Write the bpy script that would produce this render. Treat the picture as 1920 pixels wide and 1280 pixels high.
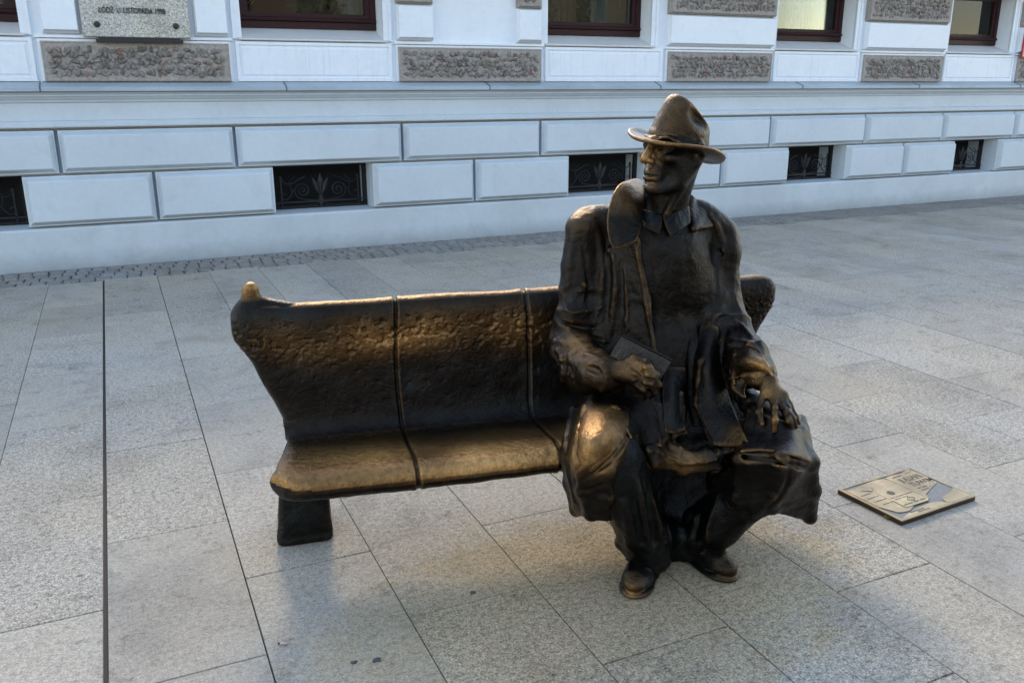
import bpy, math, random
import numpy as np
from mathutils import Vector, Matrix, noise as mnoise

for _o in list(bpy.data.objects):
    bpy.data.objects.remove(_o)
SC = bpy.context.scene
COL = SC.collection
R = math.radians
rng = random.Random(7)

# ------------------------------------------------------------------ camera
CAM_H, PITCH, YAW, FPX = 1.45, 16.400368, 24.507145, 1613.03
cam_d = bpy.data.cameras.new('camera')
cam = bpy.data.objects.new('camera', cam_d)
COL.objects.link(cam)
cam.location = (0, 0, CAM_H)
cam.rotation_mode = 'YXZ'
_m = Matrix.Rotation(-R(YAW), 4, 'Z') @ Matrix.Rotation(R(90 - PITCH), 4, 'X') @ Matrix.Rotation(-R(0.162), 4, 'Z')
cam.rotation_mode = 'XYZ'
cam.rotation_euler = _m.to_euler('XYZ')
cam_d.sensor_width = 36.0
cam_d.lens = 36.0 * FPX / 1920.0
cam_d.clip_start, cam_d.clip_end = 0.05, 400
SC.camera = cam

# ------------------------------------------------------------------ light
SUN_EL, SUN_AZ = 33.0, 12.0          # azimuth from +Y towards +X
world = bpy.data.worlds.new('World')
SC.world = world
world.use_nodes = True
wn = world.node_tree
sky = wn.nodes.new('ShaderNodeTexSky')
sky.sky_type = 'NISHITA'
sky.sun_disc = False
sky.sun_elevation = R(SUN_EL)
sky.sun_rotation = R(SUN_AZ)
sky.altitude = 200
sky.air_density = 1.0
sky.dust_density = 0.4
sky.ozone_density = 1.0
bg = wn.nodes['Background']
bg.inputs['Strength'].default_value = 0.15
sky_tint = wn.nodes.new('ShaderNodeMix'); sky_tint.data_type = 'RGBA'; sky_tint.blend_type = 'MULTIPLY'   # warm tint added over the whole sky colour, as a white balance
sky_tint.inputs[0].default_value = 1.0
sky_tint.inputs[7].default_value = (1.46, 1.22, 1.0, 1)
wn.links.new(sky.outputs[0], sky_tint.inputs[6])
wn.links.new(sky_tint.outputs[2], bg.inputs['Color'])

sun_d = bpy.data.lights.new('sun', 'SUN')
sun_d.energy = 0.58
sun_d.angle = R(8.0)
sun_d.color = (1.0, 0.82, 0.56)
sun = bpy.data.objects.new('sun', sun_d)
COL.objects.link(sun)
sdir = Vector((math.sin(R(SUN_AZ)) * math.cos(R(SUN_EL)), math.cos(R(SUN_AZ)) * math.cos(R(SUN_EL)), math.sin(R(SUN_EL))))
sun.location = sdir * 30
sun.rotation_euler = sdir.to_track_quat('Z', 'Y').to_euler()

SC.view_settings.view_transform = 'Standard'
SC.view_settings.look = 'None'
SC.view_settings.gamma = 1.0
SC.view_settings.use_curve_mapping = False
SC.view_settings.exposure = 1.85
SC.render.engine = 'CYCLES'
SC.cycles.max_bounces = 6

# ------------------------------------------------------------------ helpers
def tag(o, label=None, cat=None, group=None, kind=None):
    if label: o['label'] = label
    if cat: o['category'] = cat
    if group: o['group'] = group
    if kind: o['kind'] = kind
    return o

def empty(name, loc=(0, 0, 0), rz=0.0, parent=None):
    o = bpy.data.objects.new(name, None)
    COL.objects.link(o)
    o.location = loc
    o.rotation_euler = (0, 0, rz)
    o.empty_display_size = 0.1
    if parent: o.parent = parent
    return o

def mesh_obj(name, verts, faces, mat, parent=None, smooth=False):
    me = bpy.data.meshes.new(name)
    me.from_pydata([tuple(map(float, v)) for v in verts], [], [tuple(map(int, f)) for f in faces])
    me.validate()
    me.update()
    if mat: me.materials.append(mat)
    if smooth:
        me.polygons.foreach_set('use_smooth', np.ones(len(me.polygons), dtype=bool))
    o = bpy.data.objects.new(name, me)
    COL.objects.link(o)
    if parent: o.parent = parent
    return o

def link_mesh(name, me, parent=None, loc=(0, 0, 0)):
    o = bpy.data.objects.new(name, me)
    COL.objects.link(o)
    o.location = loc
    if parent: o.parent = parent
    return o

class MB:
    """collects simple shapes, builds one mesh object"""
    def __init__(s): s.v, s.f = [], []
    def add(s, v, f):
        n = len(s.v)
        s.v += [tuple(p) for p in v]
        s.f += [tuple(n + i for i in q) for q in f]
    def box(s, x0, x1, y0, y1, z0, z1):
        s.add([(x0, y0, z0), (x1, y0, z0), (x1, y1, z0), (x0, y1, z0), (x0, y0, z1), (x1, y0, z1), (x1, y1, z1), (x0, y1, z1)],
              [(0, 3, 2, 1), (4, 5, 6, 7), (0, 1, 5, 4), (1, 2, 6, 5), (2, 3, 7, 6), (3, 0, 4, 7)])
    def rings(s, rings, cap_end=True, cap_start=False, close=True):
        n = len(rings[0])
        v, f = [], []
        for r in rings: v += list(r)
        for i in range(len(rings) - 1):
            for j in range(n if close else n - 1):
                k = (j + 1) % n
                f.append((i * n + j, i * n + k, (i + 1) * n + k, (i + 1) * n + j))
        if cap_end: f.append(tuple((len(rings) - 1) * n + j for j in range(n)))
        if cap_start: f.append(tuple(reversed(range(n))))
        s.add(v, f)
    def panel(s, x0, x1, z0, z1, steps):
        """a rectangle in the facade plane built outwards: steps = [(inset, y), ...]"""
        rr = []
        for ins, y in steps:
            rr.append([(x0 + ins, y, z0 + ins), (x1 - ins, y, z0 + ins), (x1 - ins, y, z1 - ins), (x0 + ins, y, z1 - ins)])
        s.rings(rr)
    def extrude_x(s, prof, x0, x1):
        n = len(prof)
        s.rings([[(x0, y, z) for y, z in prof], [(x1, y, z) for y, z in prof]], cap_end=True, cap_start=True)
    def tube(s, pts, r, n=6, taper=None):
        pts = [Vector(p) for p in pts]
        rings = []
        up = Vector((0.13, 0.9, 0.31)).normalized()
        for i, p in enumerate(pts):
            t = (pts[min(i + 1, len(pts) - 1)] - pts[max(i - 1, 0)]).normalized()
            a = t.cross(up).normalized(); b = t.cross(a)
            rr = r if taper is None else r * taper[i]
            rings.append([p + a * math.cos(2 * math.pi * k / n) * rr + b * math.sin(2 * math.pi * k / n) * rr for k in range(n)])
        s.rings(rings, True, True)
    def build(s, name, mat, parent=None, smooth=False):
        o = mesh_obj(name, s.v, s.f, mat, parent, smooth)
        return o

def fix_normals(o):
    import bmesh
    bm = bmesh.new(); bm.from_mesh(o.data)
    bmesh.ops.recalc_face_normals(bm, faces=bm.faces)
    bm.to_mesh(o.data); bm.free()
    return o

# ------------------------------------------------------------------ materials
def new_mat(name):
    m = bpy.data.materials.new(name)
    m.use_nodes = True
    nt = m.node_tree
    return m, nt, nt.nodes['Principled BSDF']

def N(nt, typ, **kw):
    n = nt.nodes.new(typ)
    for k, v in kw.items(): setattr(n, k, v)
    return n

def ramp(nt, src, stops, interp='LINEAR'):
    r = N(nt, 'ShaderNodeValToRGB')
    r.color_ramp.interpolation = interp
    els = r.color_ramp.elements
    while len(els) < len(stops): els.new(0.5)
    for e, (p, c) in zip(els, stops):
        e.position = p
        e.color = (c[0], c[1], c[2], 1) if isinstance(c, (tuple, list)) else (c, c, c, 1)
    nt.links.new(src, r.inputs[0])
    return r

def tex_noise(nt, co, scale, detail=4, rough=0.6, dist=0.0):
    n = N(nt, 'ShaderNodeTexNoise')
    n.inputs['Scale'].default_value = scale
    n.inputs['Detail'].default_value = detail
    n.inputs['Roughness'].default_value = rough
    n.inputs['Distortion'].default_value = dist
    nt.links.new(co, n.inputs['Vector'])
    return n

def mix(nt, fac, a, b, mode='MIX'):
    m = N(nt, 'ShaderNodeMix', data_type='RGBA', blend_type=mode)
    def put(sock, v):
        if hasattr(v, 'is_linked') or hasattr(v, 'links'): nt.links.new(v, sock)
        elif isinstance(v, (int, float)): sock.default_value = v
        else: sock.default_value = (v[0], v[1], v[2], 1)
    put(m.inputs[0], fac); put(m.inputs[6], a); put(m.inputs[7], b)
    return m.outputs[2]

def math_n(nt, op, a, b=None, clamp=False):
    m = N(nt, 'ShaderNodeMath', operation=op, use_clamp=clamp)
    for i, v in enumerate((a, b)):
        if v is None: continue
        if isinstance(v, (int, float)): m.inputs[i].default_value = v
        else: nt.links.new(v, m.inputs[i])
    return m.outputs[0]

def bump(nt, bsdf, h, strength=0.3, dist=0.01, normal=None):
    b = N(nt, 'ShaderNodeBump')
    b.inputs['Strength'].default_value = strength
    b.inputs['Distance'].default_value = dist
    nt.links.new(h, b.inputs['Height'])
    if normal is not None: nt.links.new(normal, b.inputs['Normal'])
    nt.links.new(b.outputs[0], bsdf.inputs['Normal'])
    return b.outputs[0]

def obj_co(nt):
    return N(nt, 'ShaderNodeTexCoord').outputs['Object']
def geo_co(nt):
    return N(nt, 'ShaderNodeNewGeometry').outputs['Position']

def mat_paint(name, col, dirt=0.12, streak=0.0, rough=0.55, grime=None, low=0.0):
    m, nt, b = new_mat(name)
    co = geo_co(nt)
    n1 = tex_noise(nt, co, 1.3, 6, 0.65)
    f1 = ramp(nt, n1.outputs[0], [(0.35, 1 - dirt), (0.7, 1.0)])
    c = mix(nt, 1.0, col, f1.outputs[0], 'MULTIPLY')
    n2 = tex_noise(nt, co, 22, 5, 0.7)
    f2 = ramp(nt, n2.outputs[0], [(0.3, 0.95), (0.6, 1.0)])
    c = mix(nt, 1.0, c, f2.outputs[0], 'MULTIPLY')
    if streak:
        mp = N(nt, 'ShaderNodeMapping'); mp.inputs['Scale'].default_value = (55, 55, 1.6)
        nt.links.new(co, mp.inputs[0])
        n3 = tex_noise(nt, mp.outputs[0], 1.0, 3, 0.6)
        f3 = ramp(nt, n3.outputs[0], [(0.52, 1.0), (0.75, 1 - streak)])
        c = mix(nt, 1.0, c, f3.outputs[0], 'MULTIPLY')
    if low:   # splash grime that belongs to the bottom of the plinth
        sp = N(nt, 'ShaderNodeSeparateXYZ'); nt.links.new(co, sp.inputs[0])
        n4 = tex_noise(nt, co, 6, 5, 0.7)
        h = math_n(nt, 'ADD', sp.outputs[2], math_n(nt, 'MULTIPLY', n4.outputs[0], 0.16))
        f4 = ramp(nt, h, [(0.06, 1 - low), (0.24, 1.0)])
        c = mix(nt, 1.0, c, f4.outputs[0], 'MULTIPLY')
        # scuffs
        mp = N(nt, 'ShaderNodeMapping'); mp.inputs['Scale'].default_value = (7, 7, 3.2); mp.inputs['Rotation'].default_value = (0, 0.5, 0)
        nt.links.new(co, mp.inputs[0])
        n5 = tex_noise(nt, mp.outputs[0], 1.6, 5, 0.6, 0.6)
        f5 = ramp(nt, n5.outputs[0], [(0.705, 1.0), (0.73, 0.72)])
        c = mix(nt, 1.0, c, f5.outputs[0], 'MULTIPLY')
    n7 = tex_noise(nt, co, 3.2, 8, 0.75, 1.2)
    f7 = ramp(nt, n7.outputs[0], [(0.36, 0.95), (0.47, 1.0), (0.60, 1.0), (0.72, 1.02)])
    c = mix(nt, 1.0, c, f7.outputs[0], 'MULTIPLY')
    vc = N(nt, 'ShaderNodeTexVoronoi', feature='DISTANCE_TO_EDGE'); vc.inputs['Scale'].default_value = 1.4
    wv = tex_noise(nt, co, 2.5, 5, 0.7)
    mxv = N(nt, 'ShaderNodeMix', data_type='VECTOR'); mxv.inputs[0].default_value = 0.25
    nt.links.new(co, mxv.inputs[4]); nt.links.new(wv.outputs['Color'], mxv.inputs[5]); nt.links.new(mxv.outputs[1], vc.inputs['Vector'])
    fcr = ramp(nt, vc.outputs['Distance'], [(0.0, 0.92), (0.003, 1.0)])
    kc = ramp(nt, n1.outputs[0], [(0.52, 0.0), (0.60, 1.0)])
    c = mix(nt, kc.outputs[0], c, mix(nt, 1.0, c, fcr.outputs[0], 'MULTIPLY'))
    nt.links.new(c, b.inputs['Base Color'])
    b.inputs['Roughness'].default_value = rough
    n6 = tex_noise(nt, co, 90, 4, 0.6)
    bump(nt, b, n6.outputs[0], 0.12, 0.004)
    return m

M = {}
M['paint_low'] = mat_paint('blue_grey_paint', (0.58, 0.645, 0.70), 0.10)
M['paint_plinth'] = mat_paint('plinth_paint', (0.56, 0.62, 0.665), 0.14, low=0.38)
M['paint_white'] = mat_paint('white_paint', (0.78, 0.83, 0.89), 0.05, rough=0.5)
M['paint_apron'] = mat_paint('streaked_white_paint', (0.77, 0.82, 0.88), 0.05, streak=0.10, rough=0.5)
M['paint_sill'] = mat_paint('sill_paint', (0.66, 0.66, 0.66), 0.12)
M['coping'] = mat_paint('coping_metal_paint', (0.42, 0.49, 0.55), 0.22, rough=0.45)

def mat_simple(name, col, rough=0.6, metal=0.0, nscale=40, var=0.2, bstr=0.1, obj=True, spec=None):
    m, nt, b = new_mat(name)
    co = obj_co(nt) if obj else geo_co(nt)
    n = tex_noise(nt, co, nscale, 5, 0.65)
    f = ramp(nt, n.outputs[0], [(0.3, 1 - var), (0.7, 1 + var * 0.3)])
    nt.links.new(mix(nt, 1.0, col, f.outputs[0], 'MULTIPLY'), b.inputs['Base Color'])
    b.inputs['Roughness'].default_value = rough
    b.inputs['Metallic'].default_value = metal
    if spec is not None: b.inputs['Specular IOR Level'].default_value = spec
    bump(nt, b, n.outputs[0], bstr, 0.004)
    return m
M['mortar'] = mat_simple('panel_mortar', (0.36, 0.325, 0.295), 0.9, nscale=45, var=0.35, bstr=0.5, obj=False)
M['iron'] = mat_simple('wrought_iron', (0.018, 0.019, 0.021), 0.5, 0.3)
M['dark'] = mat_simple('dark_cellar', (0.01, 0.01, 0.011), 0.9)
M['frame'] = mat_simple('maroon_frame', (0.035, 0.012, 0.013), 0.45, nscale=12, spec=0.2)
M['joint'] = mat_simple('joint_sand', (0.07, 0.065, 0.06), 0.95, nscale=70, obj=False)
M['black_metal'] = mat_simple('black_metal', (0.03, 0.032, 0.036), 0.5, 0.4)
M['bolt'] = mat_simple('bronze_bolt', (0.05, 0.05, 0.045), 0.55, 0.5)
M['sign_red'] = mat_simple('red_enamel', (0.42, 0.012, 0.035), 0.3, nscale=8, var=0.05, bstr=0.0)
M['sign_white'] = mat_simple('white_enamel', (0.8, 0.78, 0.78), 0.35, nscale=8, var=0.05, bstr=0.0)
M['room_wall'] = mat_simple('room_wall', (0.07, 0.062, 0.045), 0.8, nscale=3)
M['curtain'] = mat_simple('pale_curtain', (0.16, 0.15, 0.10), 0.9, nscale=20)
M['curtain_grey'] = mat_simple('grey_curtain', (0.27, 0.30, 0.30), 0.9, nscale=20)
M['leaf'] = mat_simple('house_plant_leaf', (0.05, 0.06, 0.02), 0.6)
M['gold'] = mat_simple('gold_ornament', (0.75, 0.62, 0.3), 0.3, 0.6)
M['shade'] = mat_simple('cream_shade', (0.8, 0.78, 0.62), 0.6)

def mat_glass():
    m, nt, b = new_mat('window_glass')
    for n in list(nt.nodes):
        if n.type == 'BSDF_PRINCIPLED': nt.nodes.remove(n)
    out = [n for n in nt.nodes if n.type == 'OUTPUT_MATERIAL'][0]
    t = N(nt, 'ShaderNodeBsdfTransparent'); t.inputs[0].default_value = (0.82, 0.84, 0.80, 1)
    g = N(nt, 'ShaderNodeBsdfGlossy'); g.inputs['Roughness'].default_value = 0.02
    fr = N(nt, 'ShaderNodeFresnel'); fr.inputs[0].default_value = 1.45
    mx = N(nt, 'ShaderNodeMixShader')
    nt.links.new(fr.outputs[0], mx.inputs[0]); nt.links.new(t.outputs[0], mx.inputs[1]); nt.links.new(g.outputs[0], mx.inputs[2])
    nt.links.new(mx.outputs[0], out.inputs[0])
    return m
M['glass'] = mat_glass()

def mat_granite(name, base, speck=1.0, warm=0.0, worn=True):
    m, nt, b = new_mat(name)
    co = geo_co(nt)
    oi = N(nt, 'ShaderNodeObjectInfo')
    # per slab tone
    tone = ramp(nt, oi.outputs['Random'], [(0.0, 0.90), (0.3, 0.97), (0.7, 1.02), (1.0, 1.08)])
    c = mix(nt, 1.0, base, tone.outputs[0], 'MULTIPLY')
    # mineral grain: large flecks and fine flecks
    g1 = tex_noise(nt, co, 170, 3, 0.8)
    f1 = ramp(nt, g1.outputs[0], [(0.33, 0.22), (0.44, 0.80), (0.55, 1.08), (0.65, 1.6)])
    g2 = tex_noise(nt, co, 60, 3, 0.75)
    f2 = ramp(nt, g2.outputs[0], [(0.32, 0.50), (0.5, 1.0), (0.68, 1.32)])
    k = math_n(nt, 'MULTIPLY', oi.outputs['Random'], 7.31)
    k = math_n(nt, 'FRACT', k)
    amt = ramp(nt, k, [(0.0, 0.45 * speck), (0.5, 0.8 * speck), (1.0, 1.0 * speck)])
    c = mix(nt, amt.outputs[0], c, mix(nt, 1.0, c, f1.outputs[0], 'MULTIPLY'))
    c = mix(nt, amt.outputs[0], c, mix(nt, 1.0, c, f2.outputs[0], 'MULTIPLY'))
    # broad stains and traffic dirt
    s1 = tex_noise(nt, co, 2.3, 6, 0.7, 0.5)
    fs = ramp(nt, s1.outputs[0], [(0.28, 0.72), (0.50, 1.0), (0.75, 1.08)])
    c = mix(nt, 1.0, c, fs.outputs[0], 'MULTIPLY')
    s2 = tex_noise(nt, co, 11, 5, 0.75, 0.3)
    f3 = ramp(nt, s2.outputs[0], [(0.30, 0.55), (0.43, 1.0)])
    c = mix(nt, 0.85, c, mix(nt, 1.0, c, f3.outputs[0], 'MULTIPLY'))
    s3 = tex_noise(nt, co, 1.1, 4, 0.6)
    hue = ramp(nt, s3.outputs[0], [(0.35, (0.99, 1.0, 1.02)), (0.65, (1.04, 1.0, 0.93))])
    c = mix(nt, 1.0, c, hue.outputs[0], 'MULTIPLY')
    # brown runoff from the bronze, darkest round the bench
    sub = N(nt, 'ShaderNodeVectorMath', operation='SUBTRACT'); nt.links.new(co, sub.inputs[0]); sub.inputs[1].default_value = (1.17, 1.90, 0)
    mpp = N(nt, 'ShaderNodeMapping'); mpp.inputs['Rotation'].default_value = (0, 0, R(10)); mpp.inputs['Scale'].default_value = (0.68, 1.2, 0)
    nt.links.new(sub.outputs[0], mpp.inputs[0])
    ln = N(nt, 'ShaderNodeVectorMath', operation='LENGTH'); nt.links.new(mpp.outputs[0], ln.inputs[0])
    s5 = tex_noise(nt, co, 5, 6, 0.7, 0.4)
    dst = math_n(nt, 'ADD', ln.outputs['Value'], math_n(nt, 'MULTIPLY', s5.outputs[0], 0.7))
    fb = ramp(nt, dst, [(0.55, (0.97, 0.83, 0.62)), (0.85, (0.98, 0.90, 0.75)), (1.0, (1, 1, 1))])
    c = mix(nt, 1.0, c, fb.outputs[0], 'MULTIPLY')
    s6 = tex_noise(nt, co, 26, 4, 0.8, 0.6)
    f6 = ramp(nt, s6.outputs[0], [(0.30, 0.5), (0.38, 1.0)])
    c = mix(nt, 0.8, c, mix(nt, 1.0, c, f6.outputs[0], 'MULTIPLY'))
    # small dropped spots
    v = N(nt, 'ShaderNodeTexVoronoi'); v.inputs['Scale'].default_value = 5.5
    nt.links.new(co, v.inputs['Vector'])
    wob = tex_noise(nt, co, 60, 3, 0.6)
    dd = math_n(nt, 'ADD', v.outputs['Distance'], math_n(nt, 'MULTIPLY', wob.outputs[0], 0.06))
    fv = ramp(nt, dd, [(0.062, 0.55), (0.075, 1.0)])
    vr = N(nt, 'ShaderNodeSeparateColor'); nt.links.new(v.outputs['Color'], vr.inputs[0])
    on = math_n(nt, 'GREATER_THAN', vr.outputs[0], 0.62)
    c = mix(nt, on, c, mix(nt, 1.0, c, fv.outputs[0], 'MULTIPLY'))
    nt.links.new(c, b.inputs['Base Color'])
    rr = ramp(nt, g2.outputs[0], [(0.3, 0.85), (0.7, 0.98)])
    nt.links.new(rr.outputs[0], b.inputs['Roughness'])
    b.inputs['Specular IOR Level'].default_value = 0.22
    h = math_n(nt, 'ADD', g1.outputs[0], math_n(nt, 'MULTIPLY', g2.outputs[0], 0.6))
    bump(nt, b, h, 0.35, 0.003)
    return m
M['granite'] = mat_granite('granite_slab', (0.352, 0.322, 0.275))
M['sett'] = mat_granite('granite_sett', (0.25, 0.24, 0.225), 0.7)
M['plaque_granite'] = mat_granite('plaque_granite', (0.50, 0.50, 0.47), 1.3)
# ------------------------------------------------------------------ pavement
XL = [-0.558, -0.173, 0.220, 0.618, 1.014, 1.42, 1.823, 2.214, 2.61, 3.00, 3.39, 3.77, 4.147, 4.54, 4.92, 5.31]
while XL[-1] < 15: XL.append(XL[-1] + 0.392)
while XL[0] > -3.6: XL.insert(0, XL[0] - 0.392)
i_metal = min(range(len(XL)), key=lambda i: abs(XL[i] + 0.173))
CY, SY = math.cos(R(YAW)), math.sin(R(YAW))
def loc2w(r, d):      # camera-facing ground frame -> world
    return r * CY + d * SY, -r * SY + d * CY
def w2loc(x, y):
    return x * CY - y * SY, x * SY + y * CY
def in_view(x, y, pad=0.35):
    r, d = w2loc(x, y)
    if d < 0.4: return False
    dc = d * math.cos(R(PITCH)) + CAM_H * math.sin(R(PITCH))
    u = d * math.sin(R(PITCH)) - CAM_H * math.cos(R(PITCH))
    return abs(r) < 960 / FPX * dc + pad and -u < 640 / FPX * dc + pad

pav = mesh_obj('pavement', [(-40, -40, -0.014), (40, -40, -0.014), (40, 40, -0.014), (-40, 40, -0.014)], [(0, 1, 2, 3)], M['joint'])
tag(pav, kind='structure')

def slab_mesh(w, l, name, b=0.0014, t=0.03):
    x, y = w / 2, l / 2
    ring = lambda i, z: [(-x + i, -y + i, z), (x - i, -y + i, z), (x - i, y - i, z), (-x + i, y - i, z)]
    mb = MB(); mb.rings([ring(0, -t), ring(0, -b), ring(b, 0.0)])
    me = bpy.data.meshes.new(name)
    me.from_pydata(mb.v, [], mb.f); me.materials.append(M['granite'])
    return me
slabs = []
CURB_Y = 7.44
for i in range(len(XL) - 1):
    gap_l = 0.0068 if i == i_metal else 0.0014
    gap_r = 0.0068 if i + 1 == i_metal else 0.0014
    if i % 3 == 1: gap_l += 0.0012
    x0, x1 = XL[i] + gap_l, XL[i + 1] - gap_r
    even = (i - i_metal) % 2 == 1
    ph = 2.476 if even else 2.068
    y = ph - 0.82 * 4
    while y < CURB_Y:
        y0, y1 = y + 0.0015, min(y + 0.82 - 0.0015, CURB_Y - 0.004)
        if y1 - y0 > 0.1:
            xc, yc = (x0 + x1) / 2, (y0 + y1) / 2
            vis = any(in_view(a, b_) for a in (x0, xc, x1) for b_ in (y0, yc, y1))
            slabs.append((0 if vis else 1, math.hypot(xc, yc), x0, x1, y0, y1))
        y += 0.82
slabs.sort()
cache = {}
rest = MB()
for n, (nv, dist, x0, x1, y0, y1) in enumerate(slabs):
    if n < 298 and not nv:
        key = (round(x1 - x0, 4), round(y1 - y0, 3))
        if key not in cache: cache[key] = slab_mesh(key[0], key[1], 'paving_slab')
        o = link_mesh('paving_slab', cache[key], pav, ((x0 + x1) / 2, (y0 + y1) / 2, rng.uniform(-0.0012, 0.0008)))
        o.rotation_euler = (rng.gauss(0, 0.0006), rng.gauss(0, 0.0012), 0)
    else:
        rest.box(x0, x1, y0, y1, -0.03, rng.uniform(-0.001, 0.0))
print('slabs', len(slabs), sum(1 for s in slabs if not s[0]))
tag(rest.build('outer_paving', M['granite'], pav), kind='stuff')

# small setts along the foot of the wall
setts = []
rows = [(7.445, 7.595), (7.597, 7.745), (7.747, 7.89), (7.892, 8.028)]
for ri, (y0, y1) in enumerate(rows):
    x = -3.0 + rng.uniform(0, 0.1)
    while x < 14.5:
        w = rng.uniform(0.092, 0.118)
        setts.append((0 if in_view(x, y0, 0.1) else 1, w2loc(x, y0)[1], x, x + w, y0 + rng.uniform(0.002, 0.007), y1 - rng.uniform(0.002, 0.007)))
        x += w + 0.004
setts.sort()
protos = []
for k in range(8):
    r2 = random.Random(k + 40)
    x, y = 0.048, 0.066
    j = lambda s: r2.uniform(-s, s)
    def ring(i, z):
        return [(-x + i + j(.004), -y + i + j(.004), z + j(.0015)), (x - i + j(.004), -y + i + j(.004), z + j(.0015)), (x - i + j(.004), y - i + j(.004), z + j(.0015)), (-x + i + j(.004), y - i + j(.004), z + j(.0015))]
    mb = MB(); mb.rings([ring(0, -0.03), ring(0.0, -0.007), ring(0.006, -0.001), ring(0.018, 0.002)])
    me = bpy.data.meshes.new('sett'); me.from_pydata(mb.v, [], mb.f); me.materials.append(M['sett'])
    protos.append(me)
rest = MB()
for n, (nv, d, x0, x1, y0, y1) in enumerate(setts):
    if n < 296 and not nv:
        o = link_mesh('sett', rng.choice(protos), pav, ((x0 + x1) / 2, (y0 + y1) / 2, rng.uniform(-0.003, 0.001)))
        o.scale = ((x1 - x0) / 0.100, (y1 - y0) / 0.138, 1)
    else:
        z = rng.uniform(-0.003, 0.001)
        rest.rings([[(x0, y0, -.03), (x1, y0, -.03), (x1, y1, -.03), (x0, y1, -.03)], [(x0, y0, z - .005), (x1, y0, z - .005), (x1, y1, z - .005), (x0, y1, z - .005)],
                    [(x0 + .007, y0 + .007, z), (x1 - .007, y0 + .007, z), (x1 - .007, y1 - .007, z), (x0 + .007, y1 - .007, z)]])
tag(rest.build('outer_setts', M['sett'], pav), kind='stuff')

# ------------------------------------------------------------------ the town house
YW = 8.06
house = empty('town_house', (5.0, YW, 0))
tag(house, 'white and pale blue-grey plastered town house front with stone panels behind the bench', 'building')
class HB(MB):
    def build(s, name, mat, parent=None, smooth=False):
        v = s.v
        p = parent or house
        o = mesh_obj(name, [(x - 5.0, y - YW, z) for x, y, z in v] if p is house else [(x - 5.0, y - YW, z) for x, y, z in v], s.f, mat, p, smooth)
        return fix_normals(o)
X0, X1 = -4.4, 15.5
ZTOP = 2.62
cellar = [(-1.62, -0.685), (1.314, 2.223), (4.332, 5.30), (7.258, 8.153), (10.031, 10.849), (12.95, 13.80)]
bays = [(-1.75, -0.53), (1.14, 2.395), (4.075, 5.29), (6.95, 8.12), (9.68, 10.82), (12.45, 13.6)]
pilasters = [(-3.4, -1.87), (-0.43, 1.046), (2.50, 4.02), (5.472, 6.91), (8.25, 9.625), (10.955, 12.35), (13.7, 15.2)]
ZP, Z2, Z1, ZM0, ZM1, ZF, ZC0, ZC1 = 0.350, 0.775, 1.132, 1.148, 1.205, 1.345, 1.430, 1.468

h = HB()     # plinth with a thin weathered top edge
h.rings([[(x, y, z) for y, z in [(8.50, -0.05), (8.028, -0.05), (8.030, ZP - 0.02), (8.036, ZP - 0.006), (8.062, ZP), (8.50, ZP)]] for x in (X0, X1)], True, True)
h.build('plinth', M['paint_plinth'])
h = HB()
xs = [X0] + [v for c in cellar for v in c] + [X1]
for i in range(0, len(xs), 2): h.box(xs[i], xs[i + 1], 8.13, 8.5, ZP, Z2)
h.box(X0, X1, 8.13, 8.5, Z2, ZM0)
h.box(X0, X1, 8.062, 8.5, ZM1, ZF)
h.box(X0, X1, 8.092, 8.5, ZF, ZC0)
h.box(X0, X1, 8.141, 8.5, ZM0, ZM1)
h.build('lower_wall', M['paint_low'])
# rusticated blocks
BLK = [(0.0, 8.13), (0.003, 8.056), (0.014, 8.053), (0.042, 8.000), (0.048, 7.996), (0.050, 7.996)]
def block(x0, x1, z0, z1, mat='paint_low', steps=BLK, name='block'):
    hb = HB(); hb.panel(x0, x1, z0, z1, steps)
    return hb.build(name, M[mat])
c1 = [-3.20, -1.80, -0.389, 1.003, 2.533, 3.997, 5.43, 6.95, 8.413, 9.738, 11.09, 12.5, 13.95]
for a, b_ in zip(c1[:-1], c1[1:]):
    block(a + 0.011, b_ - 0.011, Z2 + 0.012, Z1)
for i in range(len(cellar) - 1):
    a, b_ = cellar[i][1], cellar[i + 1][0]
    mid = {0: 0.31, 1: 3.267, 2: 6.281, 3: 9.112}.get(i, (a + b_) / 2)
    block(a + 0.002, mid - 0.010, ZP + 0.012, Z2 - 0.004)
    block(mid + 0.010, b_ - 0.002, ZP + 0.012, Z2 - 0.004)
# mouldings under the coping
h = HB()
prof = [(8.14, ZM0), (8.028, ZM0 + 0.004), (8.022, ZM0 + 0.014), (8.022, ZM1 - 0.022), (8.034, ZM1 - 0.016), (8.050, ZM1 - 0.002), (8.14, ZM1)]
h.extrude_x(prof, X0, X1); h.build('string_moulding', M['paint_low'])
h = HB()
prof = [(8.09, ZF), (8.052, ZF + 0.002), (8.046, ZF + 0.012), (8.046, ZF + 0.022), (8.030, ZF + 0.026), (8.012, ZF + 0.045), (7.998, ZF + 0.052), (7.998, ZF + 0.064), (7.984, ZF + 0.068), (7.970, ZC0 - 0.004), (8.09, ZC0 - 0.003)]
h.extrude_x(prof, X0, X1); h.build('cornice', M['paint_low'])
cj = [-2.4, -0.446, 1.463, 3.394, 5.35, 7.28, 9.13, 10.97, 12.9, 14.8]
for a, b_ in zip([X0] + cj, cj + [X1]):
    h = HB()
    prof = [(8.10, ZC0), (7.948, ZC0), (7.940, ZC0 + 0.006), (7.940, ZC1 - 0.006), (7.946, ZC1), (8.066, 1.507), (8.10, 1.507)]
    h.extrude_x(prof, a + 0.005, b_ - 0.005); h.build('coping_slab', M['coping'])
M['seam'] = mat_simple('seam_lead', (0.12, 0.13, 0.14), 0.6)
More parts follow.
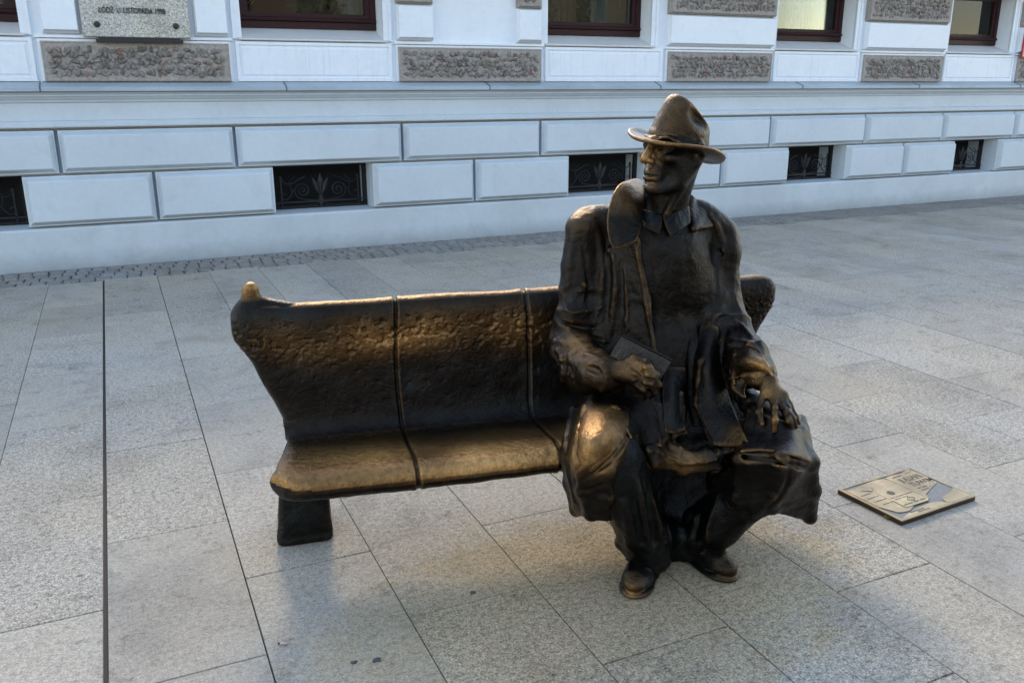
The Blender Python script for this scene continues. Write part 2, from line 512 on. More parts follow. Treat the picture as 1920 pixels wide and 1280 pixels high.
for x in cj:   # raised lap seam at every coping joint
    h = HB()
    h.rings([[(x - 0.005, 7.936, ZC0 + .004), (x + 0.005, 7.936, ZC0 + .004), (x + 0.005, 7.936, ZC1 + .002), (x - 0.005, 7.936, ZC1 + .002)],
             [(x - 0.005, 8.064, ZC0 + .03), (x + 0.005, 8.064, ZC0 + .03), (x + 0.005, 8.064, 1.512), (x - 0.005, 8.064, 1.512)]], True, True)
    h.build('coping_seam', M['seam'])

# upper wall
ZS = 1.862
h = HB()
h.box(X0, X1, 8.085, 8.55, ZC0, ZS - 0.016)
xs = [X0] + [v for c in bays for v in c] + [X1]
for i in range(0, len(xs), 2): h.box(xs[i], xs[i + 1], 8.085, 8.55, ZS - 0.016, 2.56)
h.box(X0, X1, 8.085, 8.55, 2.56, ZTOP)
h.box(X0, X1, 7.80, 10.7, ZTOP, ZTOP + 0.10)
h.box(X0, X1, 10.5, 10.7, 0, ZTOP)
h.box(X0 - .2, X0, 8.1, 10.7, 0, ZTOP); h.box(X1, X1 + .2, 8.1, 10.7, 0, ZTOP)
h.build('upper_wall', M['paint_white'])
# window aprons: framed white panels below each window
apr = [(-1.86, -0.45), (1.07, 2.475), (4.04, 5.452), (6.93, 8.23), (9.645, 10.935), (12.37, 13.68)]
for a, b_ in apr:
    hb = HB(); hb.panel(a + 0.008, b_ - 0.008, 1.510, 1.842, [(0, 8.085), (0.002, 8.058), (0.028, 8.056), (0.034, 8.068), (0.050, 8.066), (0.058, 8.058), (0.06, 8.058)])
    hb.build('apron_panel', M['paint_apron'])
# stone panels in every pilaster
def stone_proto(k):
    import bmesh
    r2 = random.Random(900 + k)
    bm = bmesh.new(); bmesh.ops.create_icosphere(bm, subdivisions=1, radius=1.0)
    for v in bm.verts:
        v.co = Vector((v.co.x * r2.uniform(.62, 1.2), v.co.y * r2.uniform(.45, 1.1), v.co.z * r2.uniform(.62, 1.2)))
    me = bpy.data.meshes.new('stone'); bm.to_mesh(me); bm.free()
    return me
def mat_stone():
    m, nt, b = new_mat('rubble_stone')
    oi0 = N(nt, 'ShaderNodeObjectInfo'); gi = N(nt, 'ShaderNodeNewGeometry'); co = geo_co(nt)
    rnd = math_n(nt, 'FRACT', math_n(nt, 'ADD', math_n(nt, 'MULTIPLY', oi0.outputs['Random'], 3.7), math_n(nt, 'MULTIPLY', gi.outputs['Random Per Island'], 5.3)))
    v = N(nt, 'ShaderNodeTexNoise'); v.inputs['Scale'].default_value = 22; v.inputs['Detail'].default_value = 2
    nt.links.new(co, v.inputs['Vector'])
    r1 = ramp(nt, rnd, [(0.0, (0.155, 0.135, 0.12)), (0.4, (0.26, 0.235, 0.21)), (0.75, (0.195, 0.18, 0.168)), (0.955, (0.31, 0.28, 0.25)), (0.996, (0.24, 0.13, 0.105))])
    r2 = ramp(nt, v.outputs[0], [(0.3, 0.6), (0.7, 1.25)])
    c = mix(nt, 1.0, r1.outputs[0], r2.outputs[0], 'MULTIPLY')
    nt.links.new(c, b.inputs['Base Color']); b.inputs['Roughness'].default_value = 0.8
    n = tex_noise(nt, co, 120, 4, 0.6); bump(nt, b, n.outputs[0], 0.4, 0.004)
    return m
M['stone'] = mat_stone()
sprot = [stone_proto(k) for k in range(9)]
for me in sprot: me.materials.append(M['stone'])
sdata = [([v.co.copy() for v in me.vertices], [tuple(p.vertices) for p in me.polygons]) for me in sprot]
def stones(x0, x1, z0, z1, yf, parent, single, cell=0.040):
    nx, nz = max(3, int((x1 - x0) / cell)), max(3, int((z1 - z0) / (cell * 0.92)))
    joined = HB()
    for iz in range(nz):
        for ix in range(nx):
            if rng.random() < 0.03: continue
            px = x0 + (ix + .5 + rng.uniform(-.34, .34) + (0.5 if iz % 2 else 0.0) * 0.8 - .2) * (x1 - x0) / nx
            pz = z0 + (iz + .5 + rng.uniform(-.3, .3)) * (z1 - z0) / nz
            px = min(max(px, x0), x1)
            sx = rng.uniform(.55, 1.05) * cell * 0.95
            sz = rng.uniform(.5, .9) * cell * 0.92
            sy = rng.uniform(.018, .040)
            rot = Matrix.Rotation(rng.uniform(0, 6.28), 3, 'Y') @ Matrix.Rotation(rng.uniform(-.4, .4), 3, 'X')
            k = rng.randrange(len(sprot))
            if single:
                o = link_mesh('stone', sprot[k], parent, (px - 5.0, yf - YW, pz))
                o.rotation_euler = rot.to_euler(); o.scale = (sx, sy, sz)
            else:
                vs, fs = sdata[k]
                joined.add([(rot @ Vector((v.x * sx, v.y * sy, v.z * sz))) + Vector((px, yf, pz)) for v in vs], fs)
    if not single:
        o = joined.build('stones', M['stone'], parent); tag(o, kind='stuff')
def stone_panel(a, b_, z0, z1, single=False, base=8.085):
    hb = HB(); hb.panel(a, b_, z0, z1, [(0, base), (0.001, base - 0.030), (0.012, base - 0.034), (0.016, base - 0.030)])
    o = hb.build('stone_panel', M['mortar'])
    stones(a + 0.055, b_ - 0.055, z0 + 0.045, z1 - 0.042, base - 0.030, o, single)
for i, (a, b_) in enumerate(pilasters):
    hb = HB(); hb.panel(a + 0.004, b_ - 0.004, 1.510, 1.838, [(0, 8.085), (0.002, 8.060), (0.02, 8.058)]); hb.build('panel_surround', M['paint_white'])
    stone_panel(a + 0.026, b_ - 0.026, 1.511, 1.818, i == 1, 8.062)
    hb = HB(); hb.box(a - 0.01, b_ + 0.01, 8.045, 8.10, 1.842, ZS); hb.build('panel_ledge', M['paint_white'])
WB = [(0, 8.085), (0.001, 8.050), (0.004, 8.034), (0.026, 8.006), (0.028, 8.006)]
def white_block(a, b_, z0, z1):
    hb = HB()
    y = [8.085, 8.010]
    # flat face; chamfered foot that shows from below
    rr = [[(a, 8.085, z0), (b_, 8.085, z0), (b_, 8.085, z1), (a, 8.085, z1)],
          [(a, 8.048, z0 + .002), (b_, 8.048, z0 + .002), (b_, 8.048, z1), (a, 8.048, z1)],
          [(a + .004, 8.040, z0 + .010), (b_ - .004, 8.040, z0 + .010), (b_ - .004, 8.040, z1 - .004), (a + .004, 8.040, z1 - .004)],
          [(a + .012, 8.008, z0 + .024), (b_ - .012, 8.008, z0 + .024), (b_ - .012, 8.008, z1 - .012), (a + .012, 8.008, z1 - .012)],
          [(a + .015, 8.006, z0 + .028), (b_ - .015, 8.006, z0 + .028), (b_ - .015, 8.006, z1 - .015), (a + .015, 8.006, z1 - .015)]]
    hb.rings(rr); return hb.build('white_block', M['paint_white'])
def stone_block(a, b_, z0, z1, single=False):
    hb = HB(); hb.panel(a, b_, z0, z1, [(0, 8.085), (0.001, 8.042), (0.010, 8.036), (0.014, 8.010), (0.018, 8.008)])
    o = hb.build('stone_block', M['mortar'])
    stones(a + 0.055, b_ - 0.055, z0 + 0.05, z1 - 0.045, 8.012, o, single)
for i, (a, b_) in enumerate(pilasters):
    if i in (1, 2):
        cols = [(-0.375, -0.11), (0.765, 1.03)] if i == 1 else [(2.52, 2.87), (3.735, 3.99)]
    else:
        cols = [(a + 0.015, b_ - 0.015)]
    for (c, d) in cols:
        z = 1.876; k = 0
        while z < 2.3:
            z2 = z + 0.318
            if k % 2 == 0: white_block(c, d, z, z2 - 0.012)
            elif z < 2.6 or i in (3, 4): stone_block(c, d, z, z2 - 0.012)
            else: white_block(c, d, z, z2 - 0.012)
            z = z2; k += 1
# architraves, sills and windows
def plate(mb, pts):
    mb.add(pts, [(0, 1, 2, 3)])
for i, (a, b_) in enumerate(bays):
    for s, x in ((-1, a), (1, b_)):
        h = HB()
        xa, xb = (x - 0.075, x) if s < 0 else (x, x + 0.075)
        h.box(xa, xb, 8.066, 8.09, ZS, 2.56)
        xa, xb = (x - 0.075, x - 0.05) if s < 0 else (x + 0.05, x + 0.075)
        h.box(xa, xb, 8.054, 8.066, ZS, 2.56)
        h.build('architrave', M['paint_white'])
    win = empty('window', ((a + b_) / 2 - 5.0, 8.33 - YW, 1.96), parent=house)
    hx, hz = (a + b_) / 2, 1.96
    class WB_(MB):
        def build(s, name, mat, parent=None, smooth=False):
            o = mesh_obj(name, [(x - hx, y - 8.33, z - hz) for x, y, z in s.v], s.f, mat, win, smooth)
            return fix_normals(o)
    w = WB_()
    w.rings([[(x, y, z) for y, z in [(8.050, ZS - .012), (8.044, ZS - .006), (8.044, ZS + .004), (8.36, 1.985), (8.36, ZS - .012)]] for x in (a - 0.03 if i else a, b_ + 0.03)], True, True)
    # ends of the sill butt against the jambs
    w.build('sill', M['paint_sill'])
    zb = 1.972
    w = WB_()
    w.box(a, a + 0.055, 8.285, 8.36, zb, 2.56); w.box(b_ - 0.055, b_, 8.285, 8.36, zb, 2.56)
    w.box(a + 0.055, b_ - 0.055, 8.285, 8.36, zb, zb + 0.052)
    w.box(a + 0.055, b_ - 0.055, 8.285, 8.36, 2.51, 2.56)
    w.rings([[(x, y, z) for y, z in [(8.284, zb + .056), (8.262, zb + .060), (8.256, zb + .072), (8.262, zb + .084), (8.284, zb + .092)]] for x in (a + .012, b_ - .012)], True, True)
    # sash
    w.box(a + 0.055, a + 0.10, 8.297, 8.35, zb + .052, 2.51); w.box(b_ - 0.10, b_ - 0.055, 8.297, 8.35, zb + .052, 2.51)
    w.box(a + 0.10, b_ - 0.10, 8.297, 8.35, zb + .052, zb + .118)
    w.box(a + 0.10, b_ - 0.10, 8.305, 8.34, zb + .118, zb + .128)
    w.build('frame', M['frame'])
    w = WB_(); w.box(a + 0.10, b_ - 0.10, 8.318, 8.324, zb + .128, 2.51); w.build('pane', M['glass'])
    # the room behind
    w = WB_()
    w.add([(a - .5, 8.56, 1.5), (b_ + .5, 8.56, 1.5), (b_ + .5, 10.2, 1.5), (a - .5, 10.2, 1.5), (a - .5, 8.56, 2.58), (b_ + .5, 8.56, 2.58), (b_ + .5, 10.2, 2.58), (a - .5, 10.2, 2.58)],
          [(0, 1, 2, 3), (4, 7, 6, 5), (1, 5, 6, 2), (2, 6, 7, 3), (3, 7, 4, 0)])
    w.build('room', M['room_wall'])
    def curtain(xa, xb, y, mat, amp=0.022, ph=0.0):
        w = WB_()
        n = 44
        pts = []
        for k in range(n + 1):
            x = xa + (xb - xa) * k / n
            pts.append((x, y + amp * math.sin(k * 1.9 + ph) + amp * .6 * math.sin(k * 0.8 + 2 * ph)))
        w.rings([[(x, y_, 1.99) for x, y_ in pts], [(x, y_, 2.56) for x, y_ in pts]], False, False, close=False)
        o = w.build('curtain', M[mat], smooth=True)
    if i in (0, 1):
        curtain(b_ - 0.30, b_ - 0.07, 8.46, 'curtain_grey', 0.018, 1.0)
    elif i == 2:
        curtain(b_ - 0.52, b_ - 0.33, 8.44, 'curtain_grey', 0.016, 0.5); curtain(b_ - 0.34, b_ - 0.05, 8.50, 'curtain', 0.02)
        curtain(a + 0.1, a + 0.62, 8.62, 'curtain', 0.012)
    else:
        curtain(a + 0.45, a + 0.72, 8.44, 'curtain_grey', 0.02, 0.3); curtain(a + 0.70, b_ - 0.05, 8.50, 'curtain', 0.024, 0.8)
    # plants and gilt ornaments standing behind the glass
    w = WB_()
    r3 = random.Random(i + 5)
    spots = {0: [b_ - .5], 1: [a + .58, a + .78, a + .92], 2: [a + .22, a + .62], 3: [a + .2], 4: [a + .18], 5: [a + .3]}[i]
    for sx in spots:
        for q in range(55):
            ang, rad = r3.uniform(0, 6.28), r3.uniform(0.01, 0.11)
            c = Vector((sx + math.cos(ang) * rad, 8.45 + math.sin(ang) * rad * .6, 1.98 + r3.uniform(.12, .52)))
            u = Vector((r3.gauss(0, 1), r3.gauss(0, .5), r3.gauss(0, 1))).normalized() * r3.uniform(.02, .045)
            v = u.cross(Vector((0, 1, 0))).normalized() * u.length * .4
            w.add([c - u, c + v, c + u, c - v], [(0, 1, 2, 3)])
        w.tube([(sx, 8.45, 1.95), (sx + .01, 8.45, 2.5)], .008, 5)
    w.build('pot_plant', M['leaf'])
    w = WB_()
    for sx in {0: [], 1: [a + .14, b_ - .36], 2: [b_ - .56], 3: [a + .50], 4: [a + .35], 5: []}[i]:
        for q in range(5):
            t0 = r3.uniform(0, 6.28)
            z0 = 2.11 + q * 0.055
            w.tube([(sx + .035 * math.cos(t0 + t * .5) + .012 * q, 8.40 + .02 * math.sin(t0 + t * .5), z0 + .016 * t) for t in range(7)], .0022, 4)
    if w.v: w.build('gilt_ribbon', M['gold'])
    if i in (3, 4):
        w = WB_()
        cx, cz = a + (0.30 if i == 3 else 0.20), 2.36
        w.rings([[(cx + rr * math.cos(t * .3927), 8.55 + rr * math.sin(t * .3927), cz + zz) for t in range(16)] for rr, zz in ((.02, -.05), (.06, -.042), (.09, -.016), (.10, .024), (.09, .07), (.05, .12))], True, True)
        w.build('lamp_shade', M['shade'], smooth=True)
    if i == 3:
        w = WB_()
        cx = a + .13
        for zz, rr in ((2.12, .05), (2.2, .055), (2.28, .04), (2.34, .05)):
            w.rings([[(cx + rr * f * math.cos(t * .7854), 8.45 + rr * f * math.sin(t * .7854), zz + g * rr) for t in range(8)] for f, g in ((.3, -1), (.9, -.5), (1, 0), (.9, .5), (.3, 1))], True, True)
        mred = mat_simple('terracotta_figure', (0.32, 0.09, 0.05), 0.6)
        w.build('figurine', mred, smooth=True)

# cellar windows with wrought iron grilles
def spiral(cx, cz, r0, turns, start, sgn, n=26, r1=0.006):
    pts = []
    for k in range(n + 1):
        t = k / n
        a_ = start + sgn * turns * 2 * math.pi * t
        r_ = r0 * (1 - t) + r1 * t
        pts.append((cx + r_ * math.cos(a_), cz + r_ * math.sin(a_)))
    return pts
for a, b_ in cellar:
    win = empty('cellar_window', ((a + b_) / 2 - 5.0, 8.25 - YW, ZP), parent=house)
    hx = (a + b_) / 2
    class CB(MB):
        def build(s, name, mat, parent=None, smooth=False):
            o = mesh_obj(name, [(x - hx, y - 8.25, z - ZP) for x, y, z in s.v], s.f, mat, win, smooth)
            return fix_normals(o)
    w = CB()
    w.add([(a, 8.5, ZP), (b_, 8.5, ZP), (b_, 8.5, Z2), (a, 8.5, Z2)], [(0, 1, 2, 3)])
    w.build('cellar_pane', M['dark'])
    w = CB(); w.rings([[(x, y, z) for y, z in [(8.07, ZP + .001), (8.28, ZP + .012), (8.28, ZP + .0)]] for x in (a + .001, b_ - .001)], True, True); w.build('cellar_sill', M['paint_plinth'])
    w = CB()
    w.box(a, a + .035, 8.265, 8.31, ZP + .012, Z2); w.box(b_ - .035, b_, 8.265, 8.31, ZP + .012, Z2)
    w.box(a + .035, b_ - .035, 8.265, 8.31, ZP + .012, ZP + .04); w.box(a + .035, b_ - .035, 8.265, 8.31, Z2 - .03, Z2)
    w.build('cellar_frame', M['dark'])
    w = CB()
    W_, H_ = b_ - a, Z2 - ZP
    yg = 8.255
    c = (a + b_) / 2
    zb = ZP + .075
    w.box(a + .005, b_ - .005, yg - .006, yg + .006, zb - .007, zb + .007)
    w.box(a + .005, b_ - .005, yg - .005, yg + .005, ZP + .022, ZP + .03)
    for s in (-1, 1):
        w.box(c + s * W_ * .40 - .006, c + s * W_ * .40 + .006, yg - .006, yg + .006, ZP + .02, zb + .24)
        sp = spiral(c + s * W_ * .185, zb + .105, .082, 2.1, -math.pi / 2 if s > 0 else -math.pi / 2, s)
        w.tube([(c + s * .01, yg, zb + .004)] + [(x, yg, z) for x, z in sp], .0055, 5)
        # outer S scroll
        e = [(c + s * W_ * .275, zb + .12), (c + s * W_ * .31, zb + .06), (c + s * W_ * .35, zb + .025), (c + s * W_ * .395, zb + .035), (c + s * W_ * .405, zb + .075), (c + s * W_ * .375, zb + .09), (c + s * W_ * .36, zb + .07)]
        w.tube([(x, yg, z) for x, z in e], .0055, 5)
        e = [(c + s * W_ * .15, zb + .235), (c + s * W_ * .22, zb + .21), (c + s * W_ * .28, zb + .175), (c + s * W_ * .34, zb + .17), (c + s * W_ * .39, zb + .20), (c + s * W_ * .385, zb + .235)]
        w.tube([(x, yg, z) for x, z in e], .005, 5)
        e = [(c + s * W_ * .30, zb + .10), (c + s * W_ * .315, zb + .19), (c + s * W_ * .26, zb + .235)]
        w.tube([(x, yg, z) for x, z in e], .004, 5)
        w.tube([(x, yg, z) for x, z in spiral(c + s * W_ * .45, ZP + .045, .028, 1.1, math.pi / 2, -s, 10)], .005, 5)
        w.tube([(x, yg, z) for x, z in [(c + s * .01, zb), (c + s * .05, zb - .028), (c + s * .12, zb - .035)]], .004, 5)
    # palmette
    def leafshape(x0, z0, x1, z1, wd):
        d = Vector((x1 - x0, z1 - z0)); nrm = Vector((-d.y, d.x)).normalized() * wd
        m = Vector((x0, z0)) + d * .62
        w.add([(x0, yg - .004, z0), (m.x + nrm.x, yg - .008, m.y + nrm.y), (x1, yg - .012, z1), (m.x - nrm.x, yg - .008, m.y - nrm.y), (m.x, yg - .018, m.y)],
              [(0, 4, 1), (1, 4, 2), (2, 4, 3), (3, 4, 0)])
    for dx, dz, wd in ((0, .265, .026), (-.075, .225, .02), (.075, .225, .02), (-.055, .15, .018), (.055, .15, .018)):
        leafshape(c + dx * .12, zb + .06, c + dx, zb + dz, wd)
    w.box(c - .02, c + .02, yg - .012, yg + .008, zb + .042, zb + .056)
    w.rings([[(c + rr * math.cos(t * .7854), yg + .012 * math.sin(t * .7854), zb + zz) for t in range(8)] for rr, zz in ((.01, -.04), (.026, -.012), (.03, .012), (.012, .04), (.016, .06))], True, True)
    w.build('grille', M['iron'])

# the sunlit house across the street (what the window panes and the bronze mirror)
M['far_wall'] = mat_paint('far_house_render', (0.24, 0.205, 0.16), 0.25)
M['far_glass'] = mat_simple('far_house_window', (0.03, 0.035, 0.04), 0.15)
opp = empty('opposite_house', (4.0, -18.0, 0))
tag(opp, 'long beige house across the street, mirrored faintly in the window panes', 'building')
fh = MB()
wx = [-21 + 3.0 * k for k in range(15)]
levels = [(0.9, 3.0), (4.3, 6.2)]
zz_ = [0] + [v for l in levels for v in l] + [7.2]
for k in range(0, len(zz_), 2): fh.box(-23, 23, -.6, 0, zz_[k], zz_[k + 1])
for (z0, z1) in levels:
    e_ = [-23] + [v for x in wx for v in (x, x + 1.3)] + [23]
    for k in range(0, len(e_), 2): fh.box(e_[k], e_[k + 1], -.6, 0, z0, z1)
fh.box(-23, 23, -.6, .25, 7.2, 7.5); fh.box(-23, 23, 0, .12, 3.5, 3.7)
fh.build('wall', M['far_wall'], opp)
for (z0, z1) in levels:
    fm = MB(); fm.box(0, 1.3, -.45, -.40, 0, z1 - z0); fm.box(-.04, 1.34, -.03, .06, -.10, -.01)
    first = None
    for x in wx:
        if first is None: first = fm.build('window', M['far_glass'], opp); o_ = first
        else: o_ = first.copy(); COL.objects.link(o_)
        o_.location = (x, 0, z0)

# granite memorial tablet on the wall
plq = empty('memorial_tablet', (0.32, 8.0, 1.84))
tag(plq, 'speckled grey granite memorial tablet with raised dark lettering and two bolts on the wall', 'memorial tablet')
def PB(mb, name, mat, smooth=False):
    return fix_normals(mesh_obj(name, [(x - .32, y - 8.0, z - 1.84) for x, y, z in mb.v], mb.f, M[mat], plq, smooth))
w = MB(); w.panel(-0.088, 0.722, 1.852, 2.55, [(0, 8.07), (0.0, 8.008), (0.005, 8.003), (0.006, 8.003)]); PB(w, 'slab', 'plaque_granite')
w = MB(); w.box(0.0, 0.655, 7.975, 8.07, 1.812, 1.836); w.box(0.02, 0.635, 8.0, 8.07, 1.836, 1.85); PB(w, 'ledge', 'black_metal')
for bx in (0.022, 0.612):
    w = MB()
    w.rings([[(bx + rr * math.cos(t * .5236), 8.004 + yy, 1.945 + rr * math.sin(t * .5236)) for t in range(12)] for rr, yy in ((.024, .0), (.024, -.008), (.017, -.018), (.006, -.021))], True, True)
    w.box(bx - .02, bx + .02, 7.984, 7.990, 1.943, 1.947); w.box(bx - .002, bx + .002, 7.984, 7.990, 1.925, 1.965)
    PB(w, 'bolt', 'bolt')
def text(name, body, size, mat, parent, loc, rot, extrude=0.004, width=None, sx=1.0, align='LEFT'):
    cu = bpy.data.curves.new(name, 'FONT')
    cu.body = body; cu.size = size; cu.extrude = extrude; cu.align_x = align
    cu.resolution_u = 3
    cu.materials.append(mat)
    o = bpy.data.objects.new(name, cu)
    COL.objects.link(o)
    o.parent = parent; o.location = loc; o.rotation_euler = rot
    o.scale = (sx, 1, 1)
    return o
M['letter'] = mat_simple('bronze_letter', (0.07, 0.072, 0.06), 0.5, 0.5)
text('lettering', 'ŁÓDŹ 11 LISTOPADA 1998', 0.062, M['letter'], plq, (0.045 - .32, 8.001 - 8.0, 2.034 - 1.84), (R(90), 0, 0), 0.009, sx=0.685)
# red street sign on the last pilaster in view
sg = empty('street_sign', (11.2, 7.99, 1.83))
tag(sg, 'red enamel street sign with white border and white letters on the far pilaster', 'street sign')
w = MB(); w.panel(10.965 - 11.2, 11.62 - 11.2, 1.81 - 1.83, 2.12 - 1.83, [(0, .017), (0, 0.0), (0.004, -.006), (0.006, -.007)]); fix_normals(w.build('plate', M['sign_red'], sg))
w = MB()
a, b_, c, d = 10.983 - 11.2, 11.602 - 11.2, 1.828 - 1.83, 2.102 - 1.83
for q in ((a, b_, c, c + .006), (a, b_, d - .006, d), (a, a + .006, c + .006, d - .006), (b_ - .006, b_, c + .006, d - .006)):
    w.box(q[0], q[1], -.0095, -.0065, q[2], q[3])
w.build('border', M['sign_white'], sg)
text('lettering', 'ul.', 0.10, M['sign_white'], sg, (11.005 - 11.2, -.009, 1.99 - 1.83), (R(90), 0, 0), 0.001, sx=0.9)
# ------------------------------------------------------------------ sculpting tools
# The sculpture is modelled in a frame turned with the bench's front: r to the right, d away from the street, z up.
CP, SP = math.cos(R(PITCH)), math.sin(R(PITCH))
def at(px, py, d):
    """point of the picture at ground distance d, in the (r, d, z) frame, metres"""
    a, b = (px - 960.0) / FPX, -(py - 640.0) / FPX
    t = d / (CP + b * SP)
    return np.array([a * t, d, CAM_H + (-SP + b * CP) * t])

class Field:
    """signed distance grid with local smooth blends, meshed by surface nets"""
    def __init__(s, lo, hi, vox):
        s.lo = np.array(lo, float); s.vox = vox
        s.n = np.ceil((np.array(hi, float) - s.lo) / vox).astype(int) + 1
        s.g = np.full(tuple(s.n), 0.2, np.float32)
        s.ax = [(s.lo[i] + np.arange(s.n[i]) * vox).astype(np.float32) for i in range(3)]
    def region(s, lo, hi):
        i0 = np.clip(np.floor((np.array(lo) - s.lo) / s.vox).astype(int), 0, s.n - 1)
        i1 = np.clip(np.ceil((np.array(hi) - s.lo) / s.vox).astype(int) + 1, 1, s.n)
        if (i1 - i0 <= 0).any(): return None
        sl = tuple(slice(a, b) for a, b in zip(i0, i1))
        X = s.ax[0][sl[0]][:, None, None]; Y = s.ax[1][sl[1]][None, :, None]; Z = s.ax[2][sl[2]][None, None, :]
        return sl, X, Y, Z
    def blend(s, sl, dist, k, sub=False):
        g = s.g[sl]
        if not sub:
            if k > 0:
                h = np.clip(0.5 + 0.5 * (g - dist) / k, 0, 1)
                s.g[sl] = g * (1 - h) + dist * h - k * h * (1 - h)
            else: s.g[sl] = np.minimum(g, dist)
        else:
            if k > 0:
                h = np.clip(0.5 - 0.5 * (g + dist) / k, 0, 1)
                s.g[sl] = g * (1 - h) + (-dist) * h + k * h * (1 - h)
            else: s.g[sl] = np.maximum(g, -dist)
    def cone(s, a, b, ra, rb, k=0.02, sub=False):
        a, b = np.asarray(a, float), np.asarray(b, float)
        m = max(ra, rb) + k + 2 * s.vox
        q = s.region(np.minimum(a, b) - m, np.maximum(a, b) + m)
        if q is None: return
        sl, X, Y, Z = q
        ba = b - a; L2 = max(ba @ ba, 1e-12)
        t = np.clip(((X - a[0]) * ba[0] + (Y - a[1]) * ba[1] + (Z - a[2]) * ba[2]) / L2, 0, 1)
        dd = np.sqrt((X - a[0] - t * ba[0]) ** 2 + (Y - a[1] - t * ba[1]) ** 2 + (Z - a[2] - t * ba[2]) ** 2) - (ra + (rb - ra) * t)
        s.blend(sl, dd.astype(np.float32), k, sub)
    def chain(s, pts, rad, k=0.02, sub=False):
        pts = np.asarray(pts, float)
        rad = np.full(len(pts), rad) if np.isscalar(rad) else np.asarray(rad, float)
        m = rad.max() + k + 2 * s.vox
        lo_, hi_ = pts.min(0) - m, pts.max(0) + m
        q = s.region(lo_, hi_)
        if q is None: return
        sl = q[0]
        best = np.full(s.g[sl].shape, 1.0, np.float32)
        base = np.array([t.start for t in sl])
        for i in range(len(pts) - 1):
            a, b = pts[i], pts[i + 1]
            q2 = s.region(np.minimum(a, b) - m, np.maximum(a, b) + m)
            if q2 is None: continue
            sl2, X, Y, Z = q2
            ba = b - a; L2 = max(ba @ ba, 1e-12)
            t = np.clip(((X - a[0]) * ba[0] + (Y - a[1]) * ba[1] + (Z - a[2]) * ba[2]) / L2, 0, 1)
            dd = np.sqrt((X - a[0] - t * ba[0]) ** 2 + (Y - a[1] - t * ba[1]) ** 2 + (Z - a[2] - t * ba[2]) ** 2) - (rad[i] + (rad[i + 1] - rad[i]) * t)
            loc = tuple(slice(u.start - o, u.stop - o) for u, o in zip(sl2, base))
            best[loc] = np.minimum(best[loc], dd.astype(np.float32))
        s.blend(sl, best, k, sub)
    def ell(s, c, rad, k=0.02, rot=None, sub=False):
        c = np.asarray(c, float); rad = np.asarray(rad, float)
        m = (rad.max() if rot is not None else rad) + k + 2 * s.vox
        q = s.region(c - m, c + m)
        if q is None: return
        sl, X, Y, Z = q
        X, Y, Z = X - c[0], Y - c[1], Z - c[2]
        if rot is not None:
            P = [rot[0][i] * X + rot[1][i] * Y + rot[2][i] * Z for i in range(3)]
        else: P = [X, Y, Z]
        k0 = np.sqrt((P[0] / rad[0]) ** 2 + (P[1] / rad[1]) ** 2 + (P[2] / rad[2]) ** 2)
        k1 = np.sqrt((P[0] / rad[0] ** 2) ** 2 + (P[1] / rad[1] ** 2) ** 2 + (P[2] / rad[2] ** 2) ** 2)
        dd = k0 * (k0 - 1) / np.maximum(k1, 1e-6)
        s.blend(sl, dd.astype(np.float32), k, sub)
    def tri(s, a, b, c, th, k=0.01, sub=False):
        a, b, c = (np.asarray(p, float) for p in (a, b, c))
        m = th + k + 2 * s.vox
        q = s.region(np.minimum(np.minimum(a, b), c) - m, np.maximum(np.maximum(a, b), c) + m)
        if q is None: return
        sl, X, Y, Z = q
        shp = np.broadcast_shapes(X.shape, Y.shape, Z.shape)
        P = np.empty(shp + (3,), np.float32); P[..., 0] = X; P[..., 1] = Y; P[..., 2] = Z
        nrm = np.cross(b - a, c - a)
        best = None; inside = np.ones(shp, bool)
        for u, v in ((a, b), (b, c), (c, a)):
            e = (v - u); w = P - u.astype(np.float32)
            inside &= (w @ np.cross(nrm, e).astype(np.float32)) >= 0
            t = np.clip((w @ e.astype(np.float32)) / max(e @ e, 1e-12), 0, 1)
            dd = ((w - t[..., None] * e.astype(np.float32)) ** 2).sum(-1)
            best = dd if best is None else np.minimum(best, dd)
        pl = np.abs((P - a.astype(np.float32)) @ (nrm / max(np.linalg.norm(nrm), 1e-9)).astype(np.float32))
        dd = np.where(inside, pl, np.sqrt(best)) - th
        s.blend(sl, dd.astype(np.float32), k, sub)
    def sheet(s, rows, th, k=0.01):
        """rows of points -> a thick quad sheet"""
        for r0, r1 in zip(rows[:-1], rows[1:]):
            for i in range(len(r0) - 1):
                s.tri(r0[i], r0[i + 1], r1[i], th, k); s.tri(r0[i + 1], r1[i + 1], r1[i], th, k)
    def surf(s, px, py, off=0.0, dmin=1.9, dmax=3.0):
        """first surface point met by the sight line through (px, py)"""
        d = np.linspace(dmin, dmax, 2200)
        a, b = (px - 960.0) / FPX, -(py - 640.0) / FPX
        t = d / (CP + b * SP)
        P = np.c_[a * t, d, CAM_H + (-SP + b * CP) * t]
        I = np.round((P - s.lo) / s.vox).astype(int)
        ok = ((I >= 0) & (I < s.n)).all(1)
        I = np.clip(I, 0, s.n - 1)
        v = np.where(ok, s.g[I[:, 0], I[:, 1], I[:, 2]], 1.0)
        hit = np.nonzero(v < 0)[0]
        j = hit[0] if len(hit) else int(np.argmin(v))
        dir_ = P[-1] - P[0]; dir_ /= np.linalg.norm(dir_)
        return P[j] - dir_ * off
